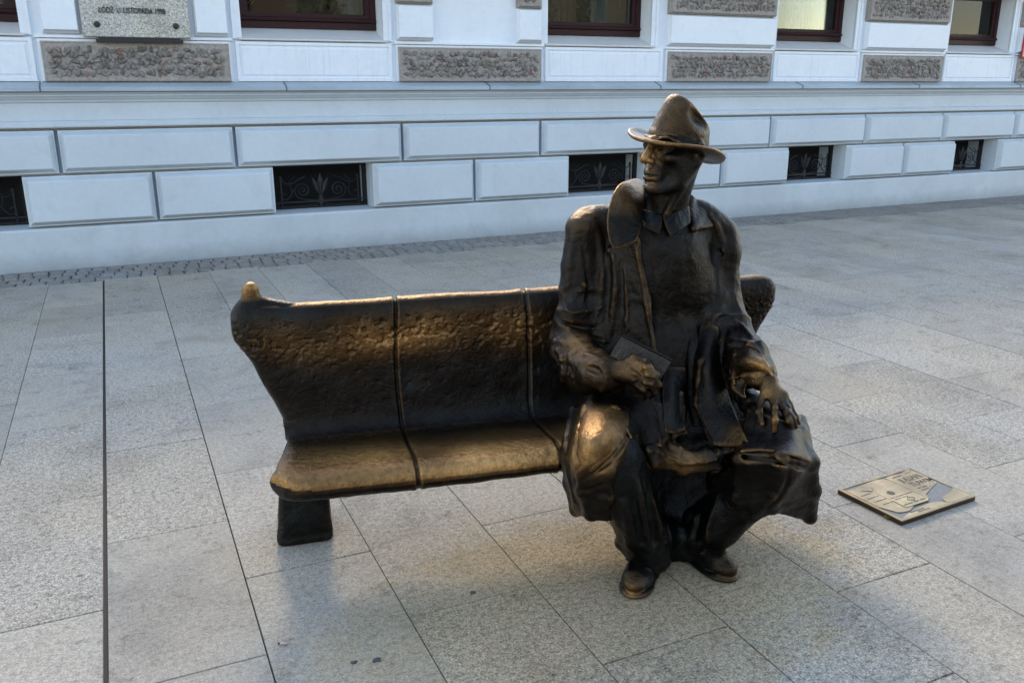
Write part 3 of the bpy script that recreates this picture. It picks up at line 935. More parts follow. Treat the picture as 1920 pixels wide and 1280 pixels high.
    @staticmethod
    def fine(pts):
        P = [np.array(p, float) for p in pts]
        if len(P) < 3: return pts
        out = []
        for i in range(len(P) - 1):
            p0, p1, p2, p3 = P[max(i - 1, 0)], P[i], P[i + 1], P[min(i + 2, len(P) - 1)]
            m = max(2, int(np.linalg.norm(p2 - p1) / 9))
            for t in np.arange(m) / m:
                out.append(0.5 * ((2 * p1) + (-p0 + p2) * t + (2 * p0 - 5 * p1 + 4 * p2 - p3) * t * t + (-p0 + 3 * p1 - 3 * p2 + p3) * t ** 3))
        return out + [P[-1]]
    def path(s, pts, off):
        P = np.array([s.surf(x, y, off) for x, y in s.fine(pts)])
        for _ in range(6):
            if len(P) > 4: P[1:-1] = 0.25 * P[:-2] + 0.5 * P[1:-1] + 0.25 * P[2:]
        return list(P)
    def ridge(s, pts, r, k=0.012, off=0.0, ends=0.35):
        P = s.path(pts, off)
        n = len(P); rr = [r * (ends + (1 - ends) * math.sin(math.pi * (i + .5) / n)) for i in range(n)]
        s.chain(P, rr, k)
    def groove(s, pts, r, k=0.012, off=0.0, ends=0.35):
        P = s.path(pts, off)
        n = len(P); rr = [r * (ends + (1 - ends) * math.sin(math.pi * (i + .5) / n)) for i in range(n)]
        s.chain(P, rr, k, True)
    def mesh(s):
        g = s.g
        sg = g < 0
        c = sg[:-1, :-1, :-1]
        cnt = np.zeros(c.shape, np.int8)
        for dx in (0, 1):
            for dy in (0, 1):
                for dz in (0, 1):
                    cnt += sg[dx:dx + c.shape[0], dy:dy + c.shape[1], dz:dz + c.shape[2]]
        act = (cnt > 0) & (cnt < 8)
        idx = np.argwhere(act)
        vid = np.full(c.shape, -1, np.int32); vid[act] = np.arange(len(idx))
        acc = np.zeros((len(idx), 3)); num = np.zeros(len(idx))
        cor = [(dx, dy, dz) for dx in (0, 1) for dy in (0, 1) for dz in (0, 1)]
        val = {q: g[idx[:, 0] + q[0], idx[:, 1] + q[1], idx[:, 2] + q[2]].astype(float) for q in cor}
        for i, p in enumerate(cor):
            for q in cor[i + 1:]:
                if sum(abs(a - b) for a, b in zip(p, q)) != 1: continue
                a, b = val[p], val[q]
                m = (a < 0) != (b < 0)
                t = np.where(m, a / np.where(m, a - b, 1), 0)
                pt = np.array(p)[None] + t[:, None] * (np.array(q) - np.array(p))[None]
                acc[m] += pt[m]; num[m] += 1
        V = s.lo + (idx + acc / num[:, None]) * s.vox
        F = []
        for ax in range(3):
            o = [a for a in range(3) if a != ax]
            sl0 = [slice(None)] * 3; sl1 = [slice(None)] * 3
            sl0[ax] = slice(0, -1); sl1[ax] = slice(1, None)
            e = sg[tuple(sl0)] != sg[tuple(sl1)]
            E = np.argwhere(e)
            E = E[(E[:, o[0]] > 0) & (E[:, o[1]] > 0) & (E[:, o[0]] < s.n[o[0]] - 1) & (E[:, o[1]] < s.n[o[1]] - 1)]
            q = []
            for du, dv in ((0, 0), (1, 0), (1, 1), (0, 1)):
                C = E.copy(); C[:, o[0]] -= du; C[:, o[1]] -= dv
                q.append(vid[C[:, 0], C[:, 1], C[:, 2]])
            q = np.stack(q, 1)
            ins = sg[E[:, 0], E[:, 1], E[:, 2]]
            flip = ins if ax != 1 else ~ins
            q[flip] = q[flip][:, ::-1]
            F.append(q)
        F = np.concatenate(F)
        F = F[(F >= 0).all(1)]
        return V, F[:, ::-1]
    def smooth(s, n=1, sl=None):
        g = s.g
        for _ in range(n):
            for ax in range(3):
                a = np.roll(g, 1, ax); b = np.roll(g, -1, ax)
                g = 0.25 * a + 0.5 * g + 0.25 * b
        s.g = g

def vnoise(P, scale, seed=0):
    """smooth lattice noise for arrays of points, -1..1"""
    q = P * scale + seed * 17.31
    i = np.floor(q).astype(np.int64); f = q - i
    u = f * f * (3 - 2 * f)
    def hsh(x, y, z):
        h = (x * 374761393 + y * 668265263 + z * 2147483647 + seed * 974711) & 0xffffffff
        h = ((h ^ (h >> 13)) * 1274126177) & 0xffffffff
        return ((h ^ (h >> 16)) & 0xffff) / 32767.5 - 1
    r = 0
    for dx in (0, 1):
        for dy in (0, 1):
            for dz in (0, 1):
                w = (u[:, 0] if dx else 1 - u[:, 0]) * (u[:, 1] if dy else 1 - u[:, 1]) * (u[:, 2] if dz else 1 - u[:, 2])
                r = r + w * hsh(i[:, 0] + dx, i[:, 1] + dy, i[:, 2] + dz)
    return r

def big_mesh(name, V, F, mat, parent=None, wear=None, smooth=True):
    me = bpy.data.meshes.new(name)
    me.vertices.add(len(V)); me.vertices.foreach_set('co', np.ascontiguousarray(V, np.float32).ravel())
    n = F.shape[1]
    me.loops.add(F.size); me.loops.foreach_set('vertex_index', np.ascontiguousarray(F, np.int32).ravel())
    me.polygons.add(len(F)); me.polygons.foreach_set('loop_start', np.arange(0, F.size, n, dtype=np.int32))
    me.polygons.foreach_set('loop_total', np.full(len(F), n, np.int32))
    me.polygons.foreach_set('use_smooth', np.full(len(F), smooth, bool))
    me.update(); me.validate()
    me.materials.append(mat)
    if wear is not None:
        at_ = me.attributes.new('wear', 'FLOAT', 'POINT'); at_.data.foreach_set('value', np.ascontiguousarray(wear, np.float32))
    o = bpy.data.objects.new(name, me); COL.objects.link(o)
    if parent: o.parent = parent
    return o

def vert_normals(V, F):
    n = np.cross(V[F[:, 2]] - V[F[:, 0]], V[F[:, 3]] - V[F[:, 1]])
    N_ = np.zeros_like(V)
    for i in range(4): np.add.at(N_, F[:, i], n)
    return N_ / np.maximum(np.linalg.norm(N_, axis=1, keepdims=True), 1e-9)

def rnoise(P, s, seed):
    return 1 - 2 * np.abs(vnoise(P * np.asarray(s, float), 1.0, seed))

def scoops(P, s, seed):
    """hollows pressed side by side with sharp crests between them, 0 in a hollow to 1 on a crest"""
    Q = P * np.asarray(s, float) + seed * 3.7
    c = np.floor(Q).astype(np.int64)
    best = np.full(len(P), 9.0)
    def h(x, y, z, k):
        v = (x * 73856093) ^ (y * 19349663) ^ (z * 83492791) ^ ((seed * 7 + k) * 2654435761)
        v = (v & 0xffffffff); v = ((v ^ (v >> 15)) * 2246822519) & 0xffffffff; v = ((v ^ (v >> 13)) * 3266489917) & 0xffffffff
        return ((v ^ (v >> 16)) & 0xffff) / 65535.0
    for dx in (-1, 0, 1):
        for dy in (-1, 0, 1):
            for dz in (-1, 0, 1):
                x, y, z = c[:, 0] + dx, c[:, 1] + dy, c[:, 2] + dz
                d = (Q[:, 0] - x - h(x, y, z, 1)) ** 2 + (Q[:, 1] - y - h(x, y, z, 2)) ** 2 + (Q[:, 2] - z - h(x, y, z, 3)) ** 2
                best = np.minimum(best, d)
    return np.clip(best, 0, 1.2)

def cloth(name, grid, th, mat, parent, base, nu=36, nv=36, noise=.0012):
    """smooth thick sheet through a grid of control points"""
    G = np.array(grid, float)
    def spl(A, n):
        m = len(A); out = []
        for t in np.linspace(0, m - 1, n):
            i = min(int(t), m - 2); f = t - i
            p1, p2 = A[i], A[i + 1]
            p0 = A[i - 1] if i > 0 else 2 * p1 - p2
            p3 = A[i + 2] if i + 2 < m else 2 * p2 - p1
            out.append(0.5 * (2 * p1 + (p2 - p0) * f + (2 * p0 - 5 * p1 + 4 * p2 - p3) * f * f + (3 * p1 - p0 - 3 * p2 + p3) * f ** 3))
        return np.array(out)
    G = spl(G, nu); G = np.swapaxes(spl(np.swapaxes(G, 0, 1), nv), 0, 1)
    du = np.gradient(G, axis=0); dv = np.gradient(G, axis=1)
    n = np.cross(du, dv); n /= np.maximum(np.linalg.norm(n, axis=2, keepdims=True), 1e-9)
    if n[..., 1].mean() > 0: n = -n
    q = (noise * vnoise(G.reshape(-1, 3), 28, 71) + noise * .6 * vnoise(G.reshape(-1, 3), 70, 72)).reshape(nu, nv, 1)
    a_ = np.minimum(np.minimum(np.arange(nu), nu - 1 - np.arange(nu))[:, None] / 2.0, np.minimum(np.arange(nv), nv - 1 - np.arange(nv))[None] / 2.0)
    k = (0.45 + 0.55 * np.clip(a_, 0, 1) ** .5)[..., None]
    A = G + n * (q + th / 2 * k); B = G - n * (th / 2 * k)
    V_ = np.concatenate([A.reshape(-1, 3), B.reshape(-1, 3)])
    ii = np.arange(nu * nv).reshape(nu, nv); o_ = nu * nv
    F_ = [np.stack([ii[:-1, :-1], ii[1:, :-1], ii[1:, 1:], ii[:-1, 1:]], -1).reshape(-1, 4)]
    F_.append(F_[0][:, ::-1] + o_)
    e = np.concatenate([ii[0, :], ii[1:, -1], ii[-1, ::-1][1:], ii[::-1, 0][1:-1]])
    e2 = np.roll(e, -1)
    F_.append(np.stack([e, e2, e2 + o_, e + o_], -1))
    ob = big_mesh(name, world_from(V_) - base, np.concatenate(F_), mat, parent, np.zeros(len(V_)))
    return fix_normals(ob)

# bronze: dark brown patina, rubbed golden where hands and backs polish it, a little verdigris in the hollows
def mat_bronze(name, dark=(0.017, 0.0135, 0.011), gold=(0.64, 0.335, 0.105), green=0.35, rough=0.35, pit=0.5, edge=1.0, relief=140):
    m, nt, b = new_mat(name)
    co = geo_co(nt)
    geo = N(nt, 'ShaderNodeNewGeometry')
    at_ = N(nt, 'ShaderNodeAttribute'); at_.attribute_name = 'wear'
    n1 = tex_noise(nt, co, 9, 6, 0.65)
    n2 = tex_noise(nt, co, 60, 5, 0.7)
    n3 = tex_noise(nt, co, relief, 4, 0.6)
    base = ramp(nt, n1.outputs[0], [(0.3, tuple(c * 0.65 for c in dark)), (0.55, dark), (0.75, tuple(c * 1.5 for c in dark))])
    c = base.outputs[0]
    # verdigris and dust in patches and hollows
    pt = ramp(nt, geo.outputs['Pointiness'], [(0.42, 1.0), (0.50, 0.0)])
    n4 = tex_noise(nt, co, 5, 6, 0.7)
    gr = ramp(nt, n4.outputs[0], [(0.48, 0.0), (0.66, 1.0)])
    gm = math_n(nt, 'MULTIPLY', math_n(nt, 'ADD', math_n(nt, 'MULTIPLY', pt.outputs[0], 0.5), gr.outputs[0], True), green)
    c = mix(nt, gm, c, (0.028, 0.036, 0.037))
    # wear on edges and on the polished places
    pe = ramp(nt, geo.outputs['Pointiness'], [(0.515, 0.0), (0.60, 1.0)])
    w = math_n(nt, 'MULTIPLY', pe.outputs[0], 0.36 * edge)
    wn_ = ramp(nt, n2.outputs[0], [(0.25, 0.45), (0.65, 1.15)])
    w = math_n(nt, 'MULTIPLY', math_n(nt, 'ADD', w, at_.outputs['Fac']), wn_.outputs[0], True)
    gold_c = ramp(nt, n1.outputs[0], [(0.3, tuple(x * 0.75 for x in gold)), (0.7, gold)])
    c = mix(nt, w, c, gold_c.outputs[0])
    nt.links.new(c, b.inputs['Base Color'])
    nt.links.new(math_n(nt, 'SUBTRACT', 0.93, math_n(nt, 'MULTIPLY', w, 0.38)), b.inputs['Metallic'])
    rr = math_n(nt, 'ADD', math_n(nt, 'MULTIPLY', n2.outputs[0], 0.22), rough - 0.11)
    rr = math_n(nt, 'SUBTRACT', rr, math_n(nt, 'MULTIPLY', w, 0.06))
    nt.links.new(rr, b.inputs['Roughness'])
    n8 = tex_noise(nt, co, 26, 5, 0.6, 0.5)
    h = math_n(nt, 'ADD', math_n(nt, 'ADD', math_n(nt, 'MULTIPLY', n3.outputs[0], 0.5), n2.outputs[0]), math_n(nt, 'MULTIPLY', n8.outputs[0], 1.3))
    bump(nt, b, h, pit, 0.007)
    return m
M['bronze'] = mat_bronze('bronze')
M['bronze_plain'] = mat_bronze('plain_bronze', dark=(0.050, 0.043, 0.038), green=0.2, edge=0.0)
M['bronze_dark'] = mat_bronze('dark_bronze', edge=0.3, dark=(0.012, 0.0115, 0.011), green=0.5)

# ------------------------------------------------------------------ bench
BY = R(14)
BO = np.array([-0.690, 2.215])
def bench_pt(u, v, z):
    return np.stack([BO[0] + u * math.cos(BY) - v * math.sin(BY), BO[1] + u * math.sin(BY) + v * math.cos(BY), z], -1)
def world_from(P):
    P = np.asarray(P, float)
    return np.stack([P[..., 0] * CY + P[..., 1] * SY, -P[..., 0] * SY + P[..., 1] * CY, P[..., 2]], -1)

def catmull(P, n, dens=None):
    """closed curve through P, n points evenly spaced by length"""
    P = np.asarray(P, float); m = len(P); out = []
    for i in range(m):
        p0, p1, p2, p3 = P[(i - 1) % m], P[i], P[(i + 1) % m], P[(i + 2) % m]
        for t in np.linspace(0, 1, 24, endpoint=False):
            out.append(0.5 * ((2 * p1) + (-p0 + p2) * t + (2 * p0 - 5 * p1 + 4 * p2 - p3) * t * t + (-p0 + 3 * p1 - 3 * p2 + p3) * t ** 3))
    out = np.array(out); out = np.vstack([out, out[:1]])
    seg = np.linalg.norm(np.diff(out, axis=0), axis=1)
    if dens is not None: seg = seg * dens(out[:-1])
    L = np.r_[0, np.cumsum(seg)]
    s_ = np.linspace(0, L[-1], n, endpoint=False)
    return np.c_[[np.interp(s_, L, out[:, i]) for i in range(out.shape[1])]].T

SEC0 = [(0.004, .352), (0.016, .378), (0.055, .393), (0.15, .388), (0.27, .374), (0.345, .366), (0.385, .380), (0.41, .42), (0.425, .50), (0.434, .58), (0.432, .65),
       (0.428, .71), (0.434, .758), (0.455, .79), (0.482, .797), (0.508, .785), (0.525, .75), (0.53, .68), (0.525, .55), (0.505, .42), (0.47, .345), (0.40, .315), (0.25, .308), (0.10, .308), (0.03, .316), (0.008, .33)]
SEC = [(v, z - 0.012 if z < 0.5 else z - 0.010) for v, z in SEC0]
NT, NU = 460, 620
sec = catmull(SEC, NT, lambda q: 1.0 + 1.8 * ((q[:, 0] < 0.45) & (q[:, 1] > 0.45)))
UL = 1.735
def left_u(z, v):
    e = np.interp(z, [.30, .35, .40, .46, .52, .60, .645, .672, .70, .75, .79, .80], [0.05, .055, .040, .014, -.014, -.046, -.074, -.092, -.098, -.098, -.086, -.074])
    return e * np.where(z > .42, 1.0, np.clip((v - 0.05) / 0.33, 0, 1))
tt = np.linspace(0, 1, NU)
tt = 0.5 - 0.5 * np.cos(np.pi * tt) * (0.25) - 0.5 * (1 - 2 * tt) * 0.75   # denser rows near the ends
V0, Z0 = sec[:, 0], sec[:, 1]
le = left_u(Z0, V0)
U = le[None, :] + tt[:, None] * (UL - 2 * le)[None, :]
V = np.repeat(V0[None, :], NU, 0); Z = np.repeat(Z0[None, :], NU, 0)
# rounded ends: the section shrinks towards its middle line over the last centimetres
cx = np.where(Z0 < 0.40, np.clip(V0, 0.045, 0.47), 0.478); cz = np.where(V0 < 0.40, 0.348, np.clip(Z0, 0.36, 0.752))
edge_d = np.minimum(U - U[0:1], U[-1:] - U)
ro = 0.052
sh = np.sqrt(np.clip(1 - (1 - np.clip(edge_d / ro, 0, 1)) ** 2, 0, 1)) * 0.97 + 0.03
V = cx[None] + (V - cx[None]) * sh; Z = cz[None] + (Z - cz[None]) * sh
# the lip bows down a little at the free left corner; plan corner rounded
front = np.clip((0.12 - V) / 0.12, 0, 1)
for ue, sg_ in ((0.0, 1), (UL, -1)):
    q = np.clip(1 - (U - ue) * sg_ / 0.12, 0, 1)
    V += front * 0.085 * q ** 2
    Z -= front * 0.012 * q
P = bench_pt(U, V, Z).reshape(-1, 3)
uu, vv, zz = U.ravel(), V.ravel(), Z.ravel()
idx = np.arange(NU * NT).reshape(NU, NT)
A = idx[:-1, :]; B = idx[1:, :]
F = np.stack([A, np.roll(A, -1, 1), np.roll(B, -1, 1), B], -1).reshape(-1, 4)
kn = np.zeros(len(P))
ramp_l = np.clip(1 - (uu + 0.06) / 0.22, 0, 1) ** 2 * np.clip((zz - 0.70) / 0.09, 0, 1) * (vv > 0.4)
P[:, 2] += 0.018 * ramp_l * (uu > -0.05)
Nn = vert_normals(P, F)
if (Nn[(zz > .78)][:, 2].mean() < 0): F = F[:, ::-1]; Nn = -Nn
# casting waves, pitted band on the back, joints of the cast sections
wave = 0.004 * vnoise(P, 5, 1) + 0.0022 * vnoise(P, 14, 2) + 0.0008 * vnoise(P, 45, 3)
frontface = (vv > 0.40) & (vv < 0.47)
band = np.exp(-((zz - 0.665) / 0.062) ** 2) * np.clip((0.47 - vv) / 0.02, 0, 1) * (vv > 0.38)
patch = np.clip(vnoise(P, 4.5, 9) * 1.2 + 0.75, 0, 1)
n5 = vnoise(P, 72, 5) + 0.65 * vnoise(P, 125, 6)
pits = np.clip(n5 - 0.05, 0, 0.7)
lowp = np.clip(vnoise(P, 75, 8) - 0.45, 0, 1) * np.exp(-((zz - 0.56) / 0.09) ** 2) * (vv > 0.38) * (vv < .47)
disp = wave - 0.013 * pits * band * patch - 0.006 * lowp
topm = (zz > 0.30) & ~((zz < 0.345) & (vv > 0.03))
seam = np.zeros(len(P))
for us in (0.425, 0.872, 1.31):
    wob = 0.006 * np.sin(zz * 9 + us * 7)
    du = np.abs(uu + wob - us)
    seam = np.maximum(seam, np.exp(-(du / 0.0065) ** 2))
    disp += (0.0035 * np.exp(-(du / 0.020) ** 2) - 0.011 * np.exp(-(du / 0.0062) ** 2)) * topm
P += Nn * disp[:, None]
# places rubbed bright by visitors: seat, the pitted band, the top rail, the horn
seat_m = np.exp(-((vv - 0.13) / 0.15) ** 2) * ((zz > 0.345) & (zz < 0.41) & (vv < 0.37))
rail = np.clip((zz - 0.775) / 0.015, 0, 1) * (vv > 0.42)
wear = 1.15 * seat_m * np.clip(0.8 + 0.6 * vnoise(P, 6, 21), 0.15, 1.1)
wear += 0.75 * band * patch * np.clip(0.75 + 0.6 * vnoise(P, 7, 22), 0.1, 1.2) * np.exp(-((uu - 0.5) / 0.42) ** 4)
wear += 0.42 * rail + 0.9 * kn * (kn > 0.15)
wear += 0.35 * np.exp(-((vv - 0.012) / 0.012) ** 2) * (zz > .33) * np.exp(-((uu - 0.65) / 0.35) ** 2)
wear *= (1 - 0.85 * seam)
bench_base = world_from(bench_pt(0.8, 0.25, 0.0))
bench = empty('bench', tuple(bench_base))
tag(bench, 'cast bronze bench with a curved back, polished seat and a small horn on its corner', 'bench')
big_mesh('seat_and_back', world_from(P) - bench_base, F, M['bronze'], bench, wear)
HF = Field(bench_pt(-.20, .36, .62), bench_pt(-.20, .36, .62) + np.array([.36, .30, .30]), 0.004)
HF.chain([at(470, 541, 2.68), at(468, 560, 2.68), at(464, 590, 2.68)], [.0255, .0265, .046], .012)
HF.chain([at(466, 592, 2.68), at(500, 574, 2.69), at(560, 584, 2.705)], [.042, .030, .028], .04)
hV, hF = HF.mesh(); hN = vert_normals(hV, hF); hV = hV + hN * (.0015 * vnoise(hV, 30, 77))[:, None]
fix_normals(big_mesh('horn', world_from(hV) - bench_base, hF, M['bronze'], bench, .5 * np.clip((hV[:, 2] - .80) / .05, 0, 1)))
# legs: curved pedestals under the seat
def leg(uc, name='leg'):
    prof = [(0.045, .015), (0.05, .0), (0.44, .0), (0.445, .02), (0.43, .10), (0.42, .20), (0.43, .315), (0.10, .318), (0.125, .27), (0.118, .20), (0.085, .13), (0.055, .075)]
    prof = catmull([(0.335 + (v - .045) * 0.42, z) for v, z in prof], 60)
    nu = 14
    us = [-.086, -.084, -.078, -.068] + list(np.linspace(-.05, .05, 6)) + [.068, .078, .084, .086]
    sc = [.80, .90, .96, .99] + [1] * 6 + [.99, .96, .90, .80]
    c = prof.mean(0)
    PP = []
    for u_, s_ in zip(us, sc):
        q = c + (prof - c) * s_
        flare = 1 + 0.10 * np.clip(1 - q[:, 1] / .06, 0, 1)
        ul = u_ * (1 - .6 * np.clip(q[:, 1] / .31, 0, 1) ** 2) if u_ < 0 else u_
        PP.append(bench_pt(uc + ul * flare, q[:, 0], np.clip(q[:, 1], 0, .34)))
    PP = np.concatenate(PP)
    n = len(prof); ii = np.arange(len(us) * n).reshape(len(us), n)
    a, b_ = ii[:-1], ii[1:]
    FF = np.stack([a, np.roll(a, -1, 1), np.roll(b_, -1, 1), b_], -1).reshape(-1, 4)
    ends = []
    for rowi, rev in ((ii[0], False), (ii[-1], True)):
        for k in range(1, n // 2):
            qd = [rowi[k - 1], rowi[k], rowi[n - 1 - k], rowi[(n - k) % n]]
            ends.append(qd[::-1] if rev else qd)
    FF = np.concatenate([FF, np.array(ends)])
    PP = PP + vert_normals(PP, FF) * (0.003 * vnoise(PP, 20, 4))[:, None]
    o = big_mesh(name, world_from(PP) - bench_base, FF, M['bronze_dark'], bench, np.zeros(len(PP)))
    fix_normals(o)
leg(0.085); leg(1.45)
# ------------------------------------------------------------------ the seated bronze man
st_base = world_from(np.array([0.42, 2.45, 0.0]))
statue = empty('statue', tuple(st_base))
tag(statue, 'bronze statue of a seated man in a hat and long coat holding a book', 'statue')

def finish(name, fld, mat, wearspots=(), amp=((6, .003), (16, .0018), (40, .0008)), base_wear=0.0, parent=None, creases=None):
    V_, F_ = fld.mesh()
    N_ = vert_normals(V_, F_)
    c = V_.mean(0)
    if ((V_ - c) * N_).sum() < 0: F_ = F_[:, ::-1]; N_ = -N_
    dsp = 0
    for i, (s_, a_) in enumerate(amp): dsp = dsp + a_ * vnoise(V_, s_, 30 + i)
    if creases is not None: dsp = dsp + creases(V_)
    w_ = np.full(len(V_), base_wear, float)
    for p, r_, k_ in wearspots:
        q = np.exp(-(np.linalg.norm(V_ - np.asarray(p), axis=1) / r_) ** 2)
        w_ += k_ * q * np.clip(0.8 + 0.5 * vnoise(V_, 9, 51), 0.2, 1.2)
    if np.ndim(dsp): V_ = V_ + N_ * dsp[:, None]
    return big_mesh(name, world_from(V_) - st_base, F_, mat, parent or statue, w_)

# ---- coat
coat = Field((0.04, 2.02, 0.16), (0.99, 3.00, 1.22), 0.0042)
C = coat
C.ell(at(1228, 520, 2.72), (.182, .118, .23), .05)
C.chain([at(1108, 436, 2.76), at(1180, 420, 2.75), at(1290, 425, 2.77), at(1342, 462, 2.80)], [.060, .058, .058, .058], .05)
C.ell(at(1232, 690, 2.68), (.192, .125, .19), .06)
C.ell(at(1250, 775, 2.64), (.205, .17, .10), .05)
C.chain([at(1284, 384, 2.755), at(1318, 398, 2.77), at(1358, 436, 2.79)], [.030, .036, .044], .04)
C.chain([at(1200, 400, 2.76), at(1150, 408, 2.76), at(1104, 420, 2.755)], [.04, .045, .05], .04)
C.chain([at(1322, 520, 2.74), at(1334, 600, 2.71), at(1340, 690, 2.66)], [.055, .058, .05], .03)
C.chain([at(1128, 500, 2.73), at(1126, 580, 2.70), at(1130, 660, 2.66)], [.05, .052, .045], .03)
# shoulder pads, squared
C.ell(at(1094, 421, 2.745), (.050, .062, .042), .02)
C.ell(at(1362, 468, 2.79), (.045, .06, .05), .03)
# his right arm (towards the empty seat)
C.chain([at(1100, 440, 2.745), at(1086, 540, 2.72), at(1070, 632, 2.68)], [.064, .066, .062], .03)
C.chain([at(1068, 640, 2.68), at(1102, 682, 2.55), at(1136, 700, 2.46)], [.066, .062, .056], .025)
C.chain([at(1060, 665, 2.62), at(1062, 695, 2.58)], [.045, .022], .02)
C.chain([at(1118, 712, 2.49), at(1126, 732, 2.47)], [.034, .012], .012)
C.chain([at(1085, 712, 2.55), at(1110, 722, 2.50)], [.04, .03], .02)
# his left arm (resting on the knee)
C.chain([at(1352, 480, 2.79), at(1358, 550, 2.76), at(1368, 618, 2.70)], [.056, .054, .056], .03)
C.chain([at(1370, 625, 2.69), at(1398, 668, 2.56), at(1428, 706, 2.46)], [.060, .056, .045], .025)
C.chain([at(1385, 715, 2.52), at(1393, 742, 2.47)], [.032, .008], .015)
C.chain([at(1370, 655, 2.62), at(1385, 700, 2.54)], [.036, .034], .02)
# thighs under the coat
C.chain([at(1185, 790, 2.66), at(1150, 815, 2.45), at(1124, 846, 2.27)], [.105, .10, .086], .04)
C.chain([at(1325, 800, 2.66), at(1400, 830, 2.45), at(1462, 872, 2.27)], [.100, .088, .072], .04)
# front panel bridging the knees
C.sheet([[at(1215, 800, 2.50), at(1280, 800, 2.52), at(1352, 806, 2.48)],
         [at(1218, 848, 2.36), at(1278, 860, 2.40), at(1346, 852, 2.37)],
         [at(1226, 868, 2.35), at(1282, 882, 2.40), at(1346, 874, 2.37)]], .014, .02)
# left hanging skirt
C.sheet([[at(1098, 752, 2.58), at(1076, 775, 2.50), at(1100, 770, 2.40), at(1150, 770, 2.38)],
         [at(1078, 842, 2.50), at(1062, 852, 2.36), at(1088, 868, 2.22), at(1140, 880, 2.19)],
         [at(1086, 900, 2.50), at(1068, 905, 2.37), at(1092, 920, 2.25), at(1140, 932, 2.23)],
         [at(1100, 955, 2.50), at(1079, 956, 2.39), at(1104, 963, 2.28), at(1142, 968, 2.27)]], .012, .02)
C.chain([at(1112, 890, 2.32), at(1118, 935, 2.34)], [.062, .045], .03)
# right hanging skirt
C.sheet([[at(1395, 790, 2.46), at(1450, 806, 2.38), at(1500, 812, 2.40), at(1500, 790, 2.52)],
         [at(1385, 862, 2.26), at(1462, 862, 2.195), at(1522, 868, 2.29), at(1512, 850, 2.46)],
         [at(1380, 930, 2.30), at(1455, 925, 2.24), at(1524, 920, 2.32), at(1510, 905, 2.48)],
         [at(1392, 978, 2.36), at(1448, 952, 2.29), at(1517, 971, 2.37), at(1505, 950, 2.50)]], .012, .02)
C.chain([at(1440, 880, 2.33), at(1420, 940, 2.38)], [.065, .045], .03)
C.sheet([[at(1345, 900, 2.40), at(1390, 880, 2.30)], [at(1340, 992, 2.46), at(1395, 978, 2.37)]], .014, .02)
C.chain([at(1395, 940, 2.40), at(1365, 970, 2.45)], [.05, .04], .03)
C.chain([at(1342, 868, 2.44), at(1346, 905, 2.46)], [.035, .035], .02)
C.chain([at(1366, 700, 2.64), at(1386, 772, 2.60)], [.05, .05], .03)
C.chain([at(1380, 730, 2.62), at(1407, 752, 2.56)], [.042, .036], .02)
C.ell(at(1446, 785, 2.38), (.055, .06, .028), .025)
C.ell(at(1430, 768, 2.44), (.05, .05, .03), .025)
# opening at the neck
C.ell(at(1243, 372, 2.70), (.062, .07, .075), .02, sub=True)
# coat front: edge, overlapping panel
C.sheet([[at(1196, 452, 2.615), at(1145, 470, 2.67)], [at(1212, 560, 2.585), at(1140, 560, 2.67)], [at(1226, 660, 2.545), at(1150, 650, 2.63)], [at(1236, 745, 2.51), at(1175, 740, 2.57)]], .008, .014)
C.sheet([[at(1342, 575, 2.74), at(1324, 590, 2.72)], [at(1350, 650, 2.62), at(1312, 680, 2.545)], [at(1362, 740, 2.58), at(1306, 760, 2.50)], [at(1400, 800, 2.42), at(1330, 825, 2.43)], [at(1402, 836, 2.32), at(1362, 848, 2.36)]], .009, .014)
C.sheet([[at(1232, 740, 2.50), at(1275, 740, 2.50)], [at(1240, 822, 2.43), at(1285, 812, 2.44)]], .010, .012)
C.sheet([[at(1190, 745, 2.50), at(1230, 745, 2.50)], [at(1190, 825, 2.40), at(1238, 832, 2.42)]], .010, .012)
# folds drawn with the modelling tool
for pts, r_, off in [
    ([(1040, 640), (1060, 652), (1088, 640), (1112, 628), (1130, 640)], .014, .002),
    ([(1044, 656), (1060, 668), (1064, 690), (1054, 712)], .012, .002),
    ([(1066, 662), (1082, 690), (1078, 716)], .010, .002),
    ([(1096, 664), (1122, 668), (1138, 684), (1140, 716), (1128, 732)], .010, .003),
    ([(1108, 404), (1124, 440), (1130, 500), (1126, 560), (1118, 606)], .011, .001),
    ([(1078, 440), (1070, 500), (1064, 560)], .012, .000),
    ([(1150, 480), (1156, 540), (1150, 600), (1142, 640)], .010, .001),
    ([(1170, 500), (1178, 560), (1176, 620)], .008, .001),
    ([(1194, 462), (1206, 520), (1216, 590), (1226, 660), (1236, 730)], .008, .003),
    ([(1330, 404), (1352, 440), (1362, 500)], .010, .001),
    ([(1348, 610), (1366, 596), (1390, 606), (1412, 640)], .012, .002),
    ([(1352, 640), (1380, 636), (1410, 650), (1428, 668)], .010, .002),
    ([(1362, 690), (1384, 676), (1420, 672), (1440, 684)], .011, .002),
    ([(1366, 712), (1396, 704), (1436, 702), (1452, 712)], .009, .003),
    ([(1372, 720), (1384, 740), (1394, 746)], .007, .002),
    ([(1066, 790), (1060, 840), (1066, 890), (1076, 940)], .008, .001),
    ([(1086, 800), (1076, 850), (1074, 900)], .007, .001),
    ([(1216, 846), (1250, 858), (1282, 872), (1344, 862)], .008, .002),
    ([(1256, 836), (1288, 846), (1310, 866)], .008, .002),
]: C.ridge(pts, r_, .010, off - .42 * r_)
